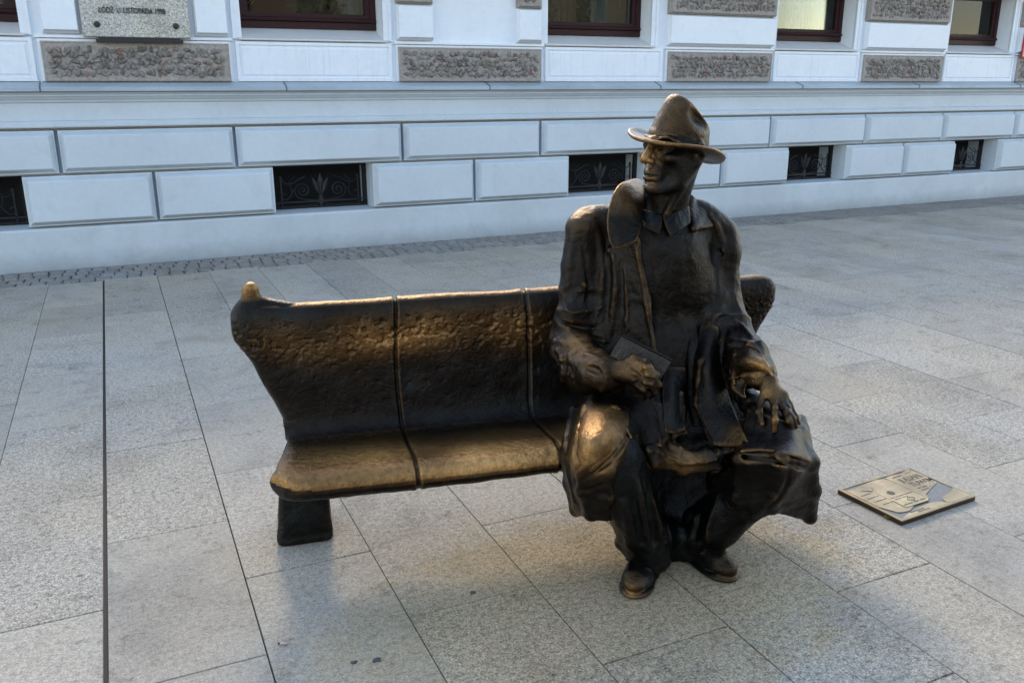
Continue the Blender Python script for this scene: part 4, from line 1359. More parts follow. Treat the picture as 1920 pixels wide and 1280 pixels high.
for pts, r_, off in [
    ([(1052, 604), (1080, 616), (1112, 616)], .010, -.001),
    ([(1090, 448), (1102, 520), (1104, 580)], .009, .002),
    ([(1140, 480), (1140, 560), (1132, 620)], .009, .002),
    ([(1164, 490), (1166, 560), (1162, 630)], .007, .002),
    ([(1050, 680), (1068, 676), (1074, 700)], .009, .000),
    ([(1096, 690), (1112, 684), (1124, 700)], .012, .000),
    ([(1338, 420), (1344, 470), (1346, 540), (1338, 600)], .008, .002),
    ([(1332, 462), (1342, 470), (1352, 478)], .0075, -.003),
    ([(1298, 640), (1292, 700), (1296, 760), (1312, 812), (1340, 846)], .010, .001),
    ([(1360, 620), (1352, 670), (1358, 720)], .012, .001),
    ([(1370, 652), (1400, 648), (1420, 660)], .007, .001),
    ([(1372, 694), (1404, 690), (1440, 694)], .006, .001),
    ([(1182, 800), (1160, 846), (1118, 884), (1092, 900)], .008, .001),
    ([(1212, 780), (1222, 820)], .006, .001),
    ([(1250, 750), (1258, 800), (1262, 830)], .009, .000),
    ([(1228, 850), (1262, 868)], .006, .000),
    ([(1350, 862), (1400, 858), (1460, 866), (1520, 882)], .010, .000),
    ([(1480, 890), (1470, 930), (1440, 952)], .010, .002),
    ([(1100, 920), (1130, 910)], .012, .002),
    ([(1222, 480), (1236, 560), (1240, 640)], .006, .002),
]: C.groove(pts, r_, .008, off + .2 * r_)
W = [(C.surf(1112, 790), .085, .85), (C.surf(1150, 780), .05, .5), (C.surf(1085, 640), .05, .45), (C.surf(1120, 660), .05, .55), (C.surf(1430, 690), .035, .45), (C.surf(1395, 700), .04, .25),
     (C.surf(1392, 822), .035, .5), (C.surf(1270, 868), .05, .45), (C.surf(1130, 862), .04, .3), (C.surf(1072, 870), .035, .4), (C.surf(1090, 402), .05, .3), (C.surf(1300, 880), .04, .3)]
def coat_creases(V_):
    arms = [at(1066, 640, 2.68), at(1100, 680, 2.55), at(1075, 560, 2.70), at(1400, 660, 2.58), at(1425, 700, 2.48), at(1370, 600, 2.70)]
    lap = [at(1385, 790, 2.45), at(1250, 800, 2.45), at(1205, 790, 2.42), at(1350, 740, 2.55)]
    ma = sum(np.exp(-(np.linalg.norm(V_ - p, axis=1) / .085) ** 2) for p in arms).clip(0, 1)
    ml = sum(np.exp(-(np.linalg.norm(V_ - p, axis=1) / .10) ** 2) for p in lap).clip(0, 1)
    w1 = V_ + .02 * np.stack([vnoise(V_, 9, 81), vnoise(V_, 9, 82), vnoise(V_, 9, 83)], 1)
    d = ma * (.005 * rnoise(w1, (11, 11, 15), 84) + .004 * rnoise(w1, (24, 24, 28), 85))
    d += ml * (.004 * rnoise(w1, (13, 9, 6), 86) + .003 * rnoise(w1, (26, 20, 16), 87))
    d += .0035 * (1 - ma) * rnoise(w1, (14, 10, 4), 88)
    w2 = V_ + .012 * np.stack([vnoise(V_, 12, 91), vnoise(V_, 12, 92), vnoise(V_, 12, 93)], 1)
    calm = 1 - np.exp(-(np.linalg.norm(V_ - at(1475, 800, 2.27), axis=1) / .07) ** 4)
    d = d * calm; ml = ml * calm
    sc1 = scoops(w2, (13, 10, 16), 5) - .35
    sc2 = scoops(w2, (11, 8, 9), 6) - .35
    sc3 = scoops(w2, (17, 10, 5.5), 7) - .35
    d += ma * .031 * sc1 + ml * .020 * sc2 + .005 * np.clip(1 - ma - ml, 0, 1) * sc3 * calm
    chest = np.exp(-(np.linalg.norm((V_ - at(1265, 560, 2.6)) / np.array([.075, .2, .20]), axis=1)) ** 4)
    d -= chest * .0022 * np.clip(vnoise(V_, 62, 89) + .6 * vnoise(V_, 110, 90) - .1, 0, 1)
    return d
coat_o = finish('coat', C, M['bronze'], W, amp=((5, .003), (13, .0018), (32, .0011), (70, .0007)), creases=coat_creases)

def laid(name, rows, off=.013, th=.010, wear=0.0, spots=(), mat=None):
    o = cloth(name, [[C.surf(x, y, off) for x, y in row] for row in rows], th, mat or M['bronze'], statue, st_base, noise=.0016)
    v = np.array([q.co[:] for q in o.data.vertices])
    w_ = np.full(len(v), wear, float)
    for (x, y), r_, k_ in spots:
        p = world_from(C.surf(x, y, off)) - st_base
        w_ += k_ * np.exp(-(np.linalg.norm(v - p, axis=1) / r_) ** 2) * np.clip(.85 + .5 * vnoise(v, 12, 55), .2, 1.2)
    o.data.attributes['wear'].data.foreach_set('value', w_.astype(np.float32))
    return o
laid('coat_flap', [[(1088, 750), (1112, 739), (1140, 736), (1166, 743)], [(1074, 790), (1102, 778), (1142, 772), (1178, 780)], [(1067, 835), (1094, 826), (1132, 818), (1174, 812)], [(1078, 890), (1094, 880), (1122, 864), (1160, 838)]],
     .014, .010, .0, [((1115, 795), .085, .75), ((1150, 775), .05, .4), ((1095, 850), .05, .3)])
laid('coat_flap', [[(1402, 768), (1440, 780), (1478, 794), (1500, 808)], [(1394, 808), (1440, 816), (1486, 828), (1508, 840)], [(1388, 848), (1430, 846), (1478, 853), (1520, 868)]], .010, .010)
laid('coat_panel', [[(1152, 745), (1186, 742), (1224, 745)], [(1166, 788), (1196, 790), (1236, 793)], [(1182, 822), (1206, 835), (1240, 838)]], .012, .009)
laid('coat_panel', [[(1242, 690), (1262, 688), (1284, 690)], [(1242, 750), (1264, 750), (1290, 752)], [(1246, 810), (1264, 814), (1284, 806)]], .012, .009)
laid('coat_panel', [[(1314, 610), (1330, 606), (1346, 614)], [(1302, 690), (1326, 690), (1350, 690)], [(1312, 770), (1344, 770), (1374, 765)], [(1338, 836), (1370, 838), (1404, 834)]], .013, .010, .0, [((1390, 815), .04, .5)])
laid('cuff', [[(1374, 664), (1402, 654), (1430, 668)], [(1370, 690), (1406, 684), (1444, 692)], [(1376, 722), (1402, 730), (1450, 714)]], .009, .010, .05, [((1425, 690), .035, .5)])

# ---- turned up collar and lapel on his right, flatter one on his left
K = Field((0.20, 2.45, 0.90), (0.72, 2.95, 1.32), 0.0035)
K.sheet([[at(1200, 350, 2.75), at(1240, 356, 2.80), at(1285, 366, 2.77)], [at(1200, 400, 2.72), at(1245, 410, 2.80), at(1296, 415, 2.76)]], .008, .01)
K.sheet([[at(1284, 366, 2.765), at(1296, 374, 2.745)], [at(1294, 400, 2.70), at(1316, 400, 2.735)], [at(1302, 430, 2.655), at(1332, 424, 2.72)]], .010, .014)
K.smooth(1)
finish('collar', K, M['bronze'], amp=((9, .0012), (30, .0006)))
lap_o = cloth('lapel', [[at(*p) for p in row] for row in [
    [(1184, 338, 2.74), (1191, 336, 2.765), (1198, 337, 2.79), (1205, 341, 2.80)],
    [(1160, 349, 2.665), (1176, 350, 2.675), (1191, 352, 2.70), (1207, 356, 2.745)],
    [(1145, 379, 2.622), (1165, 377, 2.622), (1187, 378, 2.64), (1207, 385, 2.685)],
    [(1139, 415, 2.594), (1160, 412, 2.590), (1182, 412, 2.602), (1204, 414, 2.635)],
    [(1142, 447, 2.575), (1160, 446, 2.568), (1180, 442, 2.572), (1199, 437, 2.59)],
    [(1151, 469, 2.562), (1166, 466, 2.556), (1180, 460, 2.556), (1192, 453, 2.56)]]], .008, M['bronze'], statue, st_base)
lv = np.array([v.co[:] for v in lap_o.data.vertices])
lap_o.data.attributes['wear'].data.foreach_set('value', (.4 * np.clip((lv[:, 2] - lv[:, 2].max() + .10) / .10, 0, 1)).astype(np.float32))
cloth('shirt_collar', [[at(*p) for p in row] for row in [[(1243, 404, 2.632), (1266, 398, 2.645), (1291, 388, 2.685)], [(1248, 424, 2.612), (1270, 416, 2.63), (1294, 404, 2.668)], [(1257, 444, 2.604), (1275, 434, 2.62), (1294, 420, 2.655)]]], .010, M['bronze_dark'], statue, st_base)
cloth('shirt_collar', [[at(*p) for p in row] for row in [[(1203, 392, 2.67), (1222, 398, 2.642), (1242, 405, 2.632)], [(1206, 410, 2.65), (1222, 416, 2.622), (1241, 424, 2.612)], [(1208, 426, 2.638), (1222, 434, 2.613), (1236, 441, 2.604)]]], .010, M['bronze_dark'], statue, st_base)

# ---- trousers
T = Field((0.14, 2.05, 0.0), (0.86, 2.72, 0.50), 0.005)
T.chain([at(1150, 860, 2.30), at(1180, 940, 2.30), at(1208, 1010, 2.345), at(1214, 1040, 2.365)], [.088, .083, .074, .068], .03)
T.chain([at(1440, 880, 2.34), at(1385, 940, 2.40), at(1315, 1005, 2.455), at(1306, 1030, 2.46)], [.080, .080, .074, .064], .03)
T.chain([at(1240, 1000, 2.45), at(1290, 1000, 2.50)], [.05, .05], .03)
T.ell(at(1262, 1030, 2.47), (.05, .05, .045), .03)
T.sheet([[at(1170, 850, 2.52), at(1260, 850, 2.56), at(1360, 850, 2.54)], [at(1190, 950, 2.48), at(1262, 950, 2.52), at(1345, 950, 2.50)], [at(1222, 1036, 2.43), at(1262, 1030, 2.46), at(1316, 1022, 2.48)]], .02, .03)
T.chain([at(1170, 1015, 2.36), at(1182, 1036, 2.37)], [.03, .018], .02)
for pts, r_, o_ in [([(1196, 900), (1204, 960), (1216, 1020)], .012, .001), ([(1168, 940), (1180, 1000), (1180, 1030)], .012, .001), ([(1226, 940), (1236, 990), (1240, 1030)], .012, .001),
                  ([(1192, 1022), (1220, 1030), (1248, 1016)], .010, .002), ([(1300, 970), (1318, 1000)], .012, .001), ([(1345, 930), (1330, 980), (1326, 1010)], .012, .001)]: T.ridge(pts, r_, .015, o_)
for pts, r_, o_ in [([(1186, 920), (1194, 980), (1200, 1020)], .009, .002), ([(1214, 930), (1226, 990), (1228, 1020)], .009, .002), ([(1312, 960), (1300, 1010)], .010, .001)]: T.groove(pts, r_, .012, o_)
T.smooth(1)
finish('trousers', T, M['bronze_dark'], amp=((8, .003), (20, .0015), (50, .0008)), creases=lambda V_: .014 * (scoops(V_, (15, 12, 8), 8) - .35))

# ---- shoes
def shoe(toe, heel, ankle, name='shoe'):
    toe, heel = np.array(toe), np.array(heel)
    f = toe - heel; f[2] = 0; L = np.linalg.norm(f); f /= L
    s_ = np.array([-f[1], f[0], 0]); u_ = np.array([0, 0, 1.0])
    S_ = Field(np.minimum(toe, heel) - [.13, .13, .012], np.maximum(toe, heel) + [.13, .13, .17], 0.0035)
    q = lambda a, b, c: heel + f * a * L + s_ * b + u_ * c
    rot = [np.array([f[i], s_[i], u_[i]]) for i in range(3)]
    # sole
    for a, w_, l_ in ((.80, .053, .075), (.55, .050, .08), (.18, .040, .06)):
        S_.ell(q(a, 0, .010), (l_, w_, .017), .012, rot)
    # upper
    S_.ell(q(.80, 0, .036), (.068, .046, .034), .012, rot)
    S_.ell(q(.52, 0, .050), (.085, .043, .042), .02, rot)
    S_.ell(q(.20, 0, .058), (.06, .040, .055), .025, rot)
    S_.chain([q(.50, 0, .066), q(.25, 0, .13)], [.036, .040], .03)
    # welt groove, toe cap crease, tongue
    n = 30
    ring = [q(.48 + .56 * math.cos(t), (.0535 if math.cos(t) > -.2 else .047) * math.sin(t) * 1.04, .0245) for t in np.linspace(0, 2 * math.pi, n)]
    S_.chain(ring, .0045, .004, True)
    S_.chain([q(.66, b, .083 - 9 * b * b) for b in np.linspace(-.045, .045, 9)], .005, .006)
    S_.chain([q(.58, b, .092 - 10 * b * b) for b in np.linspace(-.04, .04, 7)], .004, .005, True)
    S_.chain([q(.74, -.03, .062), q(.88, -.022, .060)], [.006, .010], .02)
    S_.g = np.maximum(S_.g, -(S_.ax[2][None, None, :] - 0.0015) * np.ones_like(S_.g))
    return finish(name, S_, M['bronze_dark'], [(q(.92, 0, .06), .025, .16), (q(1.0, 0, .015), .03, .3)], amp=((14, .002), (45, .0007)), base_wear=.0)
def grd(px, py):
    a, b = (px - 960.0) / FPX, -(py - 640.0) / FPX
    t = CAM_H / (SP - b * CP)
    return np.array([a * t, (CP + b * SP) * t, 0.0])
shoe(grd(1184, 1122), grd(1226, 1030), None)
shoe(grd(1362, 1086), grd(1276, 1028), None)

# ---- body: head, neck and both hands, joined by arms and chest inside the coat
B_ = Field((0.14, 2.08, 0.50), (0.93, 2.92, 1.40), 0.0034)
H0 = at(1267, 271, 2.665)
th = R(50)
fw = np.array([-math.sin(th), -math.cos(th), 0.03]); fw /= np.linalg.norm(fw)
up = np.array([0.05, 0.03, 1.0]); up -= fw * (up @ fw); up /= np.linalg.norm(up)
sd = np.cross(up, fw)          # his left
HS = 1.09
def hp(f, s, u): return H0 + HS * (fw * f + sd * s + up * u)
hrot = [np.array([fw[i], sd[i], up[i]]) for i in range(3)]
def he(f, s, u, rad, k=.012, sub=False): B_.ell(hp(f, s, u), np.array(rad) * HS, k, hrot, sub)
def hc(pts, rad, k=.01, sub=False): B_.chain([hp(*p) for p in pts], [r * HS for r in rad] if not np.isscalar(rad) else rad * HS, k, sub)
he(-.018, 0, .004, (.090, .076, .082))
he(.030, 0, -.045, (.062, .065, .082), .03)
hc([(.000, -.058, -.060), (.030, -.049, -.100), (.078, -.012, -.118)], [.018, .018, .016], .03)
hc([(.000, .058, -.060), (.030, .049, -.100), (.078, .012, -.118)], [.018, .018, .016], .03)
he(.082, 0, -.116, (.018, .022, .016), .014)
he(.058, .045, -.034, (.026, .020, .017), .018); he(.058, -.045, -.034, (.026, .020, .017), .018)
hc([(.088, -.012, .014), (.080, -.036, .018), (.062, -.054, .008)], [.006, .007, .006], .018)
hc([(.088, .012, .014), (.080, .036, .018), (.062, .054, .008)], [.006, .007, .006], .018)
he(.080, .033, -.002, (.020, .021, .016), .010, True); he(.080, -.033, -.002, (.020, .021, .016), .010, True)
he(.068, .033, -.003, (.015, .016, .0125), .003); he(.068, -.033, -.003, (.015, .016, .0125), .003)
for s_ in (-1, 1):
    hc([(.076, s_ * .017, -.004), (.084, s_ * .031, .007), (.072, s_ * .050, -.002)], .0035, .005)
    hc([(.076, s_ * .017, -.006), (.081, s_ * .031, -.017), (.070, s_ * .050, -.007)], .0036, .006)
    hc([(.070, s_ * .022, -.024), (.070, s_ * .040, -.028)], .003, .008, True)
    he(.074, s_ * .044, -.082, (.012, .010, .022), .03, True)
    hc([(.094, s_ * .020, -.044), (.088, s_ * .034, -.072)], .004, .010, True)
hc([(.090, 0, .014), (.103, 0, -.012), (.120, 0, -.036)], [.0095, .0105, .0135], .012)
he(.112, .0135, -.043, (.012, .009, .009), .008); he(.112, -.0135, -.043, (.012, .009, .009), .008)
he(.110, .008, -.055, (.008, .005, .006), .004, True); he(.110, -.008, -.055, (.008, .005, .006), .004, True)
he(.088, 0, -.078, (.018, .028, .024), .02)
hc([(.098, -.002, -.071), (.102, 0, -.073), (.090, .022, -.079)], [.007, .007, .004], .006); hc([(.102, 0, -.073), (.090, -.022, -.079)], [.007, .004], .006)
hc([(.098, .016, -.090), (.101, 0, -.091), (.098, -.016, -.090)], [.006, .0075, .006], .008)
hc([(.094, .025, -.083), (.108, 0, -.0815), (.094, -.025, -.083)], .0026, .003, True)
hc([(.100, .012, -.101), (.103, 0, -.102), (.100, -.012, -.101)], .004, .010, True)
for s_ in (-1, 1):
    he(-.012, s_ * .079, -.020, (.020, .010, .034), .008); he(-.008, s_ * .088, -.018, (.011, .006, .020), .005, True)
    he(-.006, s_ * .078, -.050, (.010, .008, .012), .008)
B_.chain([hp(-.022, 0, -.05), at(1252, 380, 2.705), at(1246, 440, 2.73)], [.064, .062, .08], .02)
hc([(-.01, .058, -.06), (.028, .012, -.19)], [.010, .010], .02)
# chest and arms inside the coat
B_.chain([at(1246, 440, 2.74), at(1235, 600, 2.72)], [.08, .09], .03)
B_.chain([at(1235, 460, 2.74), at(1110, 460, 2.745), at(1078, 632, 2.68), at(1150, 698, 2.44)], [.05, .045, .036, .026], .02)
B_.chain([at(1240, 470, 2.75), at(1345, 490, 2.79), at(1370, 622, 2.69), at(1440, 716, 2.43)], [.05, .042, .036, .025], .02)
# his left hand spread over the knee
def finger(pts, r0, r1, k=.006):
    n = len(pts)
    B_.chain(pts, [r0 + (r1 - r0) * i / (n - 1) for i in range(n)], k)
    for p in pts[1:-1]: B_.ell(p, (r0 * .99,) * 3, .006)
hand_k = [(1440, 718, 2.43), (1444, 736, 2.405)]
B_.chain([at(*p) for p in hand_k], [.026, .028], .015)
kn_ = {m: at(*p) for m, p in dict(th=(1433, 738, 2.40), i=(1450, 752, 2.368), m=(1460, 752, 2.372), r=(1466, 748, 2.38), p=(1470, 742, 2.39)).items()}
for m in 'imrp': B_.cone(at(1443, 730, 2.412), kn_[m], .020, .0125, .012)
tip = lambda x, y, o=.008: C.surf(x, y, o + .010)
finger([kn_['th'], at(1425, 758, 2.375), at(1422, 774, 2.345), tip(1429, 796, .014)], .0125, .0085)
finger([kn_['i'], at(1452, 770, 2.335), at(1452, 789, 2.30), tip(1450, 810, .014)], .0115, .0085)
finger([kn_['m'], at(1468, 768, 2.345), at(1478, 790, 2.31), tip(1486, 815, .016)], .0112, .0085)
finger([kn_['r'], at(1475, 764, 2.355), at(1486, 786, 2.32), tip(1494, 813, .018)], .0108, .008)
finger([kn_['p'], at(1480, 760, 2.37), at(1491, 782, 2.34), tip(1500, 805, .018)], .0095, .0075)
# his right hand closed round the book
B_.chain([at(1142, 694, 2.45), at(1165, 698, 2.425), at(1190, 704, 2.405)], [.030, .031, .030], .015)
B_.cone(at(1165, 690, 2.43), at(1200, 690, 2.405), .022, .016, .015)
finger([at(1196, 682, 2.405), at(1216, 690, 2.385), at(1230, 704, 2.385), at(1233, 718, 2.405)], .0125, .009)
finger([at(1200, 694, 2.395), at(1222, 706, 2.372), at(1234, 722, 2.375), at(1230, 736, 2.40)], .0125, .009)
finger([at(1198, 708, 2.39), at(1218, 720, 2.368), at(1228, 734, 2.375), at(1220, 744, 2.40)], .012, .009)
finger([at(1190, 718, 2.39), at(1206, 730, 2.372), at(1214, 740, 2.38), at(1206, 748, 2.40)], .0105, .008)
finger([at(1168, 684, 2.43), at(1188, 672, 2.42), at(1206, 676, 2.415)], .0125, .009)
B_.groove([(1186, 690), (1204, 700), (1224, 714)], .004, .006, .0); B_.groove([(1184, 704), (1204, 714), (1220, 728)], .004, .006, .0)
for x, y in ((1210, 689), (1214, 703), (1210, 717), (1452, 766), (1476, 772)): B_.ell(B_.surf(x, y), (.009,) * 3, .008)
finish('body', B_, M['bronze'], [(hp(.115, 0, -.03), .028, .95), (hp(.095, 0, .01), .02, .4), (hp(.09, 0, -.1), .022, .2), (at(1444, 738, 2.40), .035, .6), (at(1452, 790, 2.30), .03, .35),
                             (at(1215, 690, 2.38), .04, .25), (at(1175, 688, 2.41), .03, .25)], amp=((22, .0009), (60, .0005)), base_wear=.0)

# ---- hat
hat_n = np.array([0.31, 0.05, 1.0]); hat_n /= np.linalg.norm(hat_n)
hf = fw - hat_n * (fw @ hat_n); hf /= np.linalg.norm(hf)
hs_ = np.cross(hat_n, hf)
HC = at(1268, 278, 2.68)
nph = 128
ph = np.linspace(0, 2 * math.pi, nph, endpoint=False)
c_, s_ = np.cos(ph), np.sin(ph)
rows = []
def hring(a, b, z): rows.append(HC + np.outer(a * c_, hf) + np.outer(b * s_, hs_) + np.outer(z, hat_n))
curl = lambda k: k * (0.020 * s_ ** 2 - 0.014 * np.clip(c_, 0, 1) ** 2 - 0.008 * np.clip(-c_, 0, 1) ** 2)
one = np.ones(nph)
hring(.086, .070, -.004 * one)                        # inside, under the brim
hring(.100, .084, -.006 * one)
for k in np.linspace(.15, 1, 7):
    hring(.104 + .056 * k, .088 + .055 * k, -.005 * one + curl(k ** 1.6))
hring(.1635, .1465, .000 * one + curl(1.0)); hring(.1640, .1470, .004 * one + curl(1.0)); hring(.1600, .143, .0075 * one + curl(.98))
for k in np.linspace(.85, .10, 6):
    hring(.104 + .056 * k, .088 + .055 * k, .004 * one + curl(k ** 1.6))
hring(.1050, .0885, .0055 * one); hring(.1035, .0870, .012 * one); hring(.1045, .0880, .016 * one); hring(.1035, .0872, .030 * one); hring(.1015, .0852, .033 * one)
top = .112 + .034 * c_
def crown(t, sa, sb):
    z = .033 + (top - .033) * t
    dent = sum(np.exp(-((((ph - q + math.pi) % (2 * math.pi)) - math.pi) / .50) ** 2) * np.exp(-((t - .74) / .24) ** 2) for q in (R(74), R(-74)))
    hring(.1015 * (sa - .10 * dent), .0852 * (sb - .36 * dent), z)
for t, sa, sb in ((.1, .99, .99), (.2, .98, .98), (.3, .965, .97), (.4, .95, .955), (.5, .935, .94), (.6, .92, .925), (.7, .905, .905), (.78, .885, .88), (.86, .86, .845), (.92, .825, .80), (.97, .775, .74), (1.0, .71, .67)):
    crown(t, sa, sb)
for k in (.86, .72, .58, .44, .30, .16, .05):
    a, b = .1015 * .71 * k, .0852 * .67 * k
    dent = sum(np.exp(-((((ph - q + math.pi) % (2 * math.pi)) - math.pi) / .50) ** 2) for q in (R(74), R(-74))) * .16
    cre = -.030 * np.clip(1 - (k / .95) ** 2, 0, 1) * np.exp(-((b * s_) / .022) ** 2) * np.clip(1.1 - .7 * np.clip(c_, 0, 1) * k, 0, 1)
    hring(a * (1 - dent * .5), b * (1 - dent * 1.3), .112 + .034 * c_ * (.35 + .65 * k) + .003 * (1 - k) + cre)
PH = np.concatenate(rows)
n = len(rows); ii = np.arange(n * nph).reshape(n, nph)
FH = np.stack([ii[:-1], np.roll(ii[:-1], -1, 1), np.roll(ii[1:], -1, 1), ii[1:]], -1).reshape(-1, 4)
PH = np.vstack([PH, rows[-1].mean(0)[None]])
cap = np.stack([ii[-1], np.roll(ii[-1], -1), np.full(nph, len(PH) - 1), np.full(nph, len(PH) - 1)], -1)
NH = vert_normals(PH, FH)
PH = PH + NH * (0.0012 * vnoise(PH, 18, 61) + .0006 * vnoise(PH, 50, 62))[:, None]
me_faces = [tuple(f) for f in FH] + [tuple(f[:3]) for f in cap]
hat = mesh_obj('hat', world_from(PH) - st_base, me_faces, M['bronze'], statue, True)
hw = hat.data.attributes.new('wear', 'FLOAT', 'POINT')
hloc = (PH - HC)
wv = .08 * np.exp(-((hloc @ hf - .13) / .05) ** 2) + .05 * np.clip((hloc @ hat_n) / .12, 0, 1) * np.exp(-((hloc @ hf - .05) / .05) ** 2) + .02
hw.data.foreach_set('value', wv.astype(np.float32))
fix_normals(hat)

# ---- book
bk = [at(1168, 627, 2.475), at(1261, 674, 2.445), at(1236, 720, 2.43), at(1141, 672, 2.46)]
bu, bv = bk[1] - bk[0], bk[3] - bk[0]
bn = np.cross(bu, bv); bn /= np.linalg.norm(bn)
if bn[1] > 0: bn = -bn
def bp(u_, v_, w_): return bk[0] + bu * u_ + bv * v_ + bn * w_
mb = MB()
def slab_q(u0, u1, v0, v1, w0, w1):
    p = [world_from(bp(*q)) - st_base for q in ((u0, v0, w0), (u1, v0, w0), (u1, v1, w0), (u0, v1, w0), (u0, v0, w1), (u1, v0, w1), (u1, v1, w1), (u0, v1, w1))]
    mb.add(p, [(0, 3, 2, 1), (4, 5, 6, 7), (0, 1, 5, 4), (1, 2, 6, 5), (2, 3, 7, 6), (3, 0, 4, 7)])
slab_q(0, 1, .10, 1, -.002, .003)          # front cover
slab_q(0, 1, .03, 1, -.026, -.022)         # back cover
slab_q(.02, .98, .06, .97, -.0215, -.0025) # page block
rr = []
for uu_ in (0, 1):
    rr.append([world_from(bp(uu_, .045 - .045 * math.sin(a_), -.0115 + .0155 * math.cos(a_))) - st_base for a_ in np.linspace(0, math.pi, 9)] + [world_from(bp(uu_, .085, -.026)) - st_base, world_from(bp(uu_, .085, .001)) - st_base])
mb.rings(rr, True, True)
book = mb.build('book', M['bronze_plain'], statue)
fix_normals(book)
# ------------------------------------------------------------------ bronze plaque let into the pavement
M['brass'] = mat_bronze('plaque_brass', dark=(0.34, 0.26, 0.155), gold=(0.58, 0.45, 0.25), green=0.12, rough=0.48, pit=0.06, edge=0.7)
M['brass_field'] = mat_simple('plaque_field', (0.18, 0.175, 0.165), 0.55, 0.5, nscale=50)
M['brass_edge'] = mat_simple('plaque_edge', (0.075, 0.05, 0.035), 0.45, 0.8, nscale=30)
M['engraved'] = mat_simple('engraved_line', (0.085, 0.075, 0.055), 0.7, 0.2, nscale=60)
PW, PHT, PZ = 0.395, 0.278, 0.021
plate = empty('ground_plaque', (2.512, 2.018, 0.0), R(3.6))
tag(plate, 'rectangular golden bronze plaque with an open book in relief, lying flat on the paving', 'plaque')
def pu(u, w): return (u - .5) * PW, (.5 - w) * PHT
mb = MB()
def rr_(i, z): return [(-PW / 2 + i, -PHT / 2 + i, z), (PW / 2 - i, -PHT / 2 + i, z), (PW / 2 - i, PHT / 2 - i, z), (-PW / 2 + i, PHT / 2 - i, z)]
mb.rings([rr_(.002, 0), rr_(0, .002), rr_(0, PZ - .004)])
mb.build('plate', M['brass_edge'], plate)
mb = MB(); mb.rings([rr_(0.0, PZ - .0045), rr_(0.0, PZ - .002), rr_(.0025, PZ), rr_(.0030, PZ)], False)
mb.add([(x, y, PZ) for x, y, _ in rr_(.0030, 0)] + [(x, y, PZ) for x, y, _ in rr_(.0095, 0)], [(0, 1, 5, 4), (1, 2, 6, 5), (2, 3, 7, 6), (3, 0, 4, 7)])
mb.rings([rr_(.0095, PZ), rr_(.0105, PZ - .003)], False)
big = mb.build('rim', M['brass'], plate)
mb = MB(); mb.rings([rr_(.0100, PZ - .0035), rr_(.0100, PZ - .0030)]); mb.build('field', M['brass_field'], plate)
def poly(name, pts, z0, z1, mat, parent=plate):
    mb = MB(); P2 = [pu(*p) for p in pts]
    cx_, cy_ = sum(p[0] for p in P2) / len(P2), sum(p[1] for p in P2) / len(P2)
    ins = [(x + (cx_ - x) * .012, y + (cy_ - y) * .012) for x, y in P2]
    mb.rings([[(x, y, z0) for x, y in P2], [(x, y, z1 - .0008) for x, y in P2], [(x, y, z1) for x, y in ins]])
    return fix_normals(mb.build(name, mat, parent))
def arc(p0, p1, p2, n=8):
    return [tuple((1 - t) ** 2 * a + 2 * t * (1 - t) * b + t * t * c for a, b, c in zip(p0, p1, p2)) for t in np.linspace(0, 1, n)]
ZB = PZ - .0031
left_page = [(.035, .10)] + arc((.12, .105), (.42, .03), (.50, .06)) + arc((.53, .07), (.57, .09), (.572, .16)) + [(.572, .74)] + arc((.56, .72), (.45, .70), (.34, .80)) + arc((.22, .865), (.10, .86), (.08, .80))[:6] + [(.035, .62)]
right_page = [(.576, .16)] + arc((.578, .09), (.62, .04), (.70, .06)) + arc((.80, .075), (.90, .03), (.962, .03)) + [(.962, .42)] + arc((.93, .50), (.80, .56), (.70, .62)) + arc((.66, .64), (.60, .66), (.576, .78))
poly('left_page', left_page, ZB, PZ + .0006, M['brass'])
poly('right_page', right_page, ZB, PZ + .0006, M['brass'])
poly('lower_left_page', [(.05, .955)] + arc((.10, .93), (.30, .86), (.45, .85)) + arc((.52, .85), (.60, .86), (.655, .94)) + [(.655, .963), (.05, .963)], ZB, PZ + .0003, M['brass'])
poly('lower_right_page', [(.66, .963)] + arc((.66, .90), (.68, .82), (.76, .80)) + arc((.82, .78), (.90, .77), (.972, .70)) + [(.972, .963)], ZB, PZ + .0003, M['brass'])
def card(name, u0, u1, w0, w1, z):
    c = .035
    pts = [(u0 + c, w0), (u1, w0), (u1, w1 - c), (u1 - c * .6, w1), (u0, w1), (u0, w0 + c)]
    o = poly(name, pts, PZ + .0003, z, M['brass'])
card('upper_card', .235, .560, .30, .62, PZ + .0018)
card('lower_card', .235, .560, .56, .80, PZ + .0028)
ZL = PZ + .0009
def strip(mb, u0, u1, w, h=.012, z=ZL, gaps=True):
    r4 = random.Random(int(u0 * 1000 + w * 777))
    u = u0
    while u < u1:
        l = r4.uniform(.010, .020)
        x0, y0 = pu(u, w + h / 2); x1, y1 = pu(min(u + l, u1), w - h / 2)
        mb.box(x0, x1, y0, y1, z - .0005, z)
        u += l + r4.uniform(.004, .007) + (.012 if gaps and r4.random() < .12 else 0)
mb = MB()
strip(mb, .065, .19, .30, .022); strip(mb, .065, .215, .40, .022); strip(mb, .065, .43, .50 - .11, .0); strip(mb, .07, .225, .50, .022); strip(mb, .10, .225, .60, .02)
strip(mb, .64, .76, .125, .03)
strip(mb, .66, .80, .50, .024); strip(mb, .66, .76, .56, .024)
strip(mb, .26, .55, .535, .018, PZ + .0022); strip(mb, .27, .44, .59, .014, PZ + .0032)
strip(mb, .25, .54, .745, .022, PZ + .0032)
strip(mb, .19, .37, .905, .022, PZ + .0007); strip(mb, .26, .42, .94, .018, PZ + .0007)
tag(mb.build('small_engraving', M['engraved'], plate), kind='stuff')
mb = MB()   # oval stamp and pointed emblem
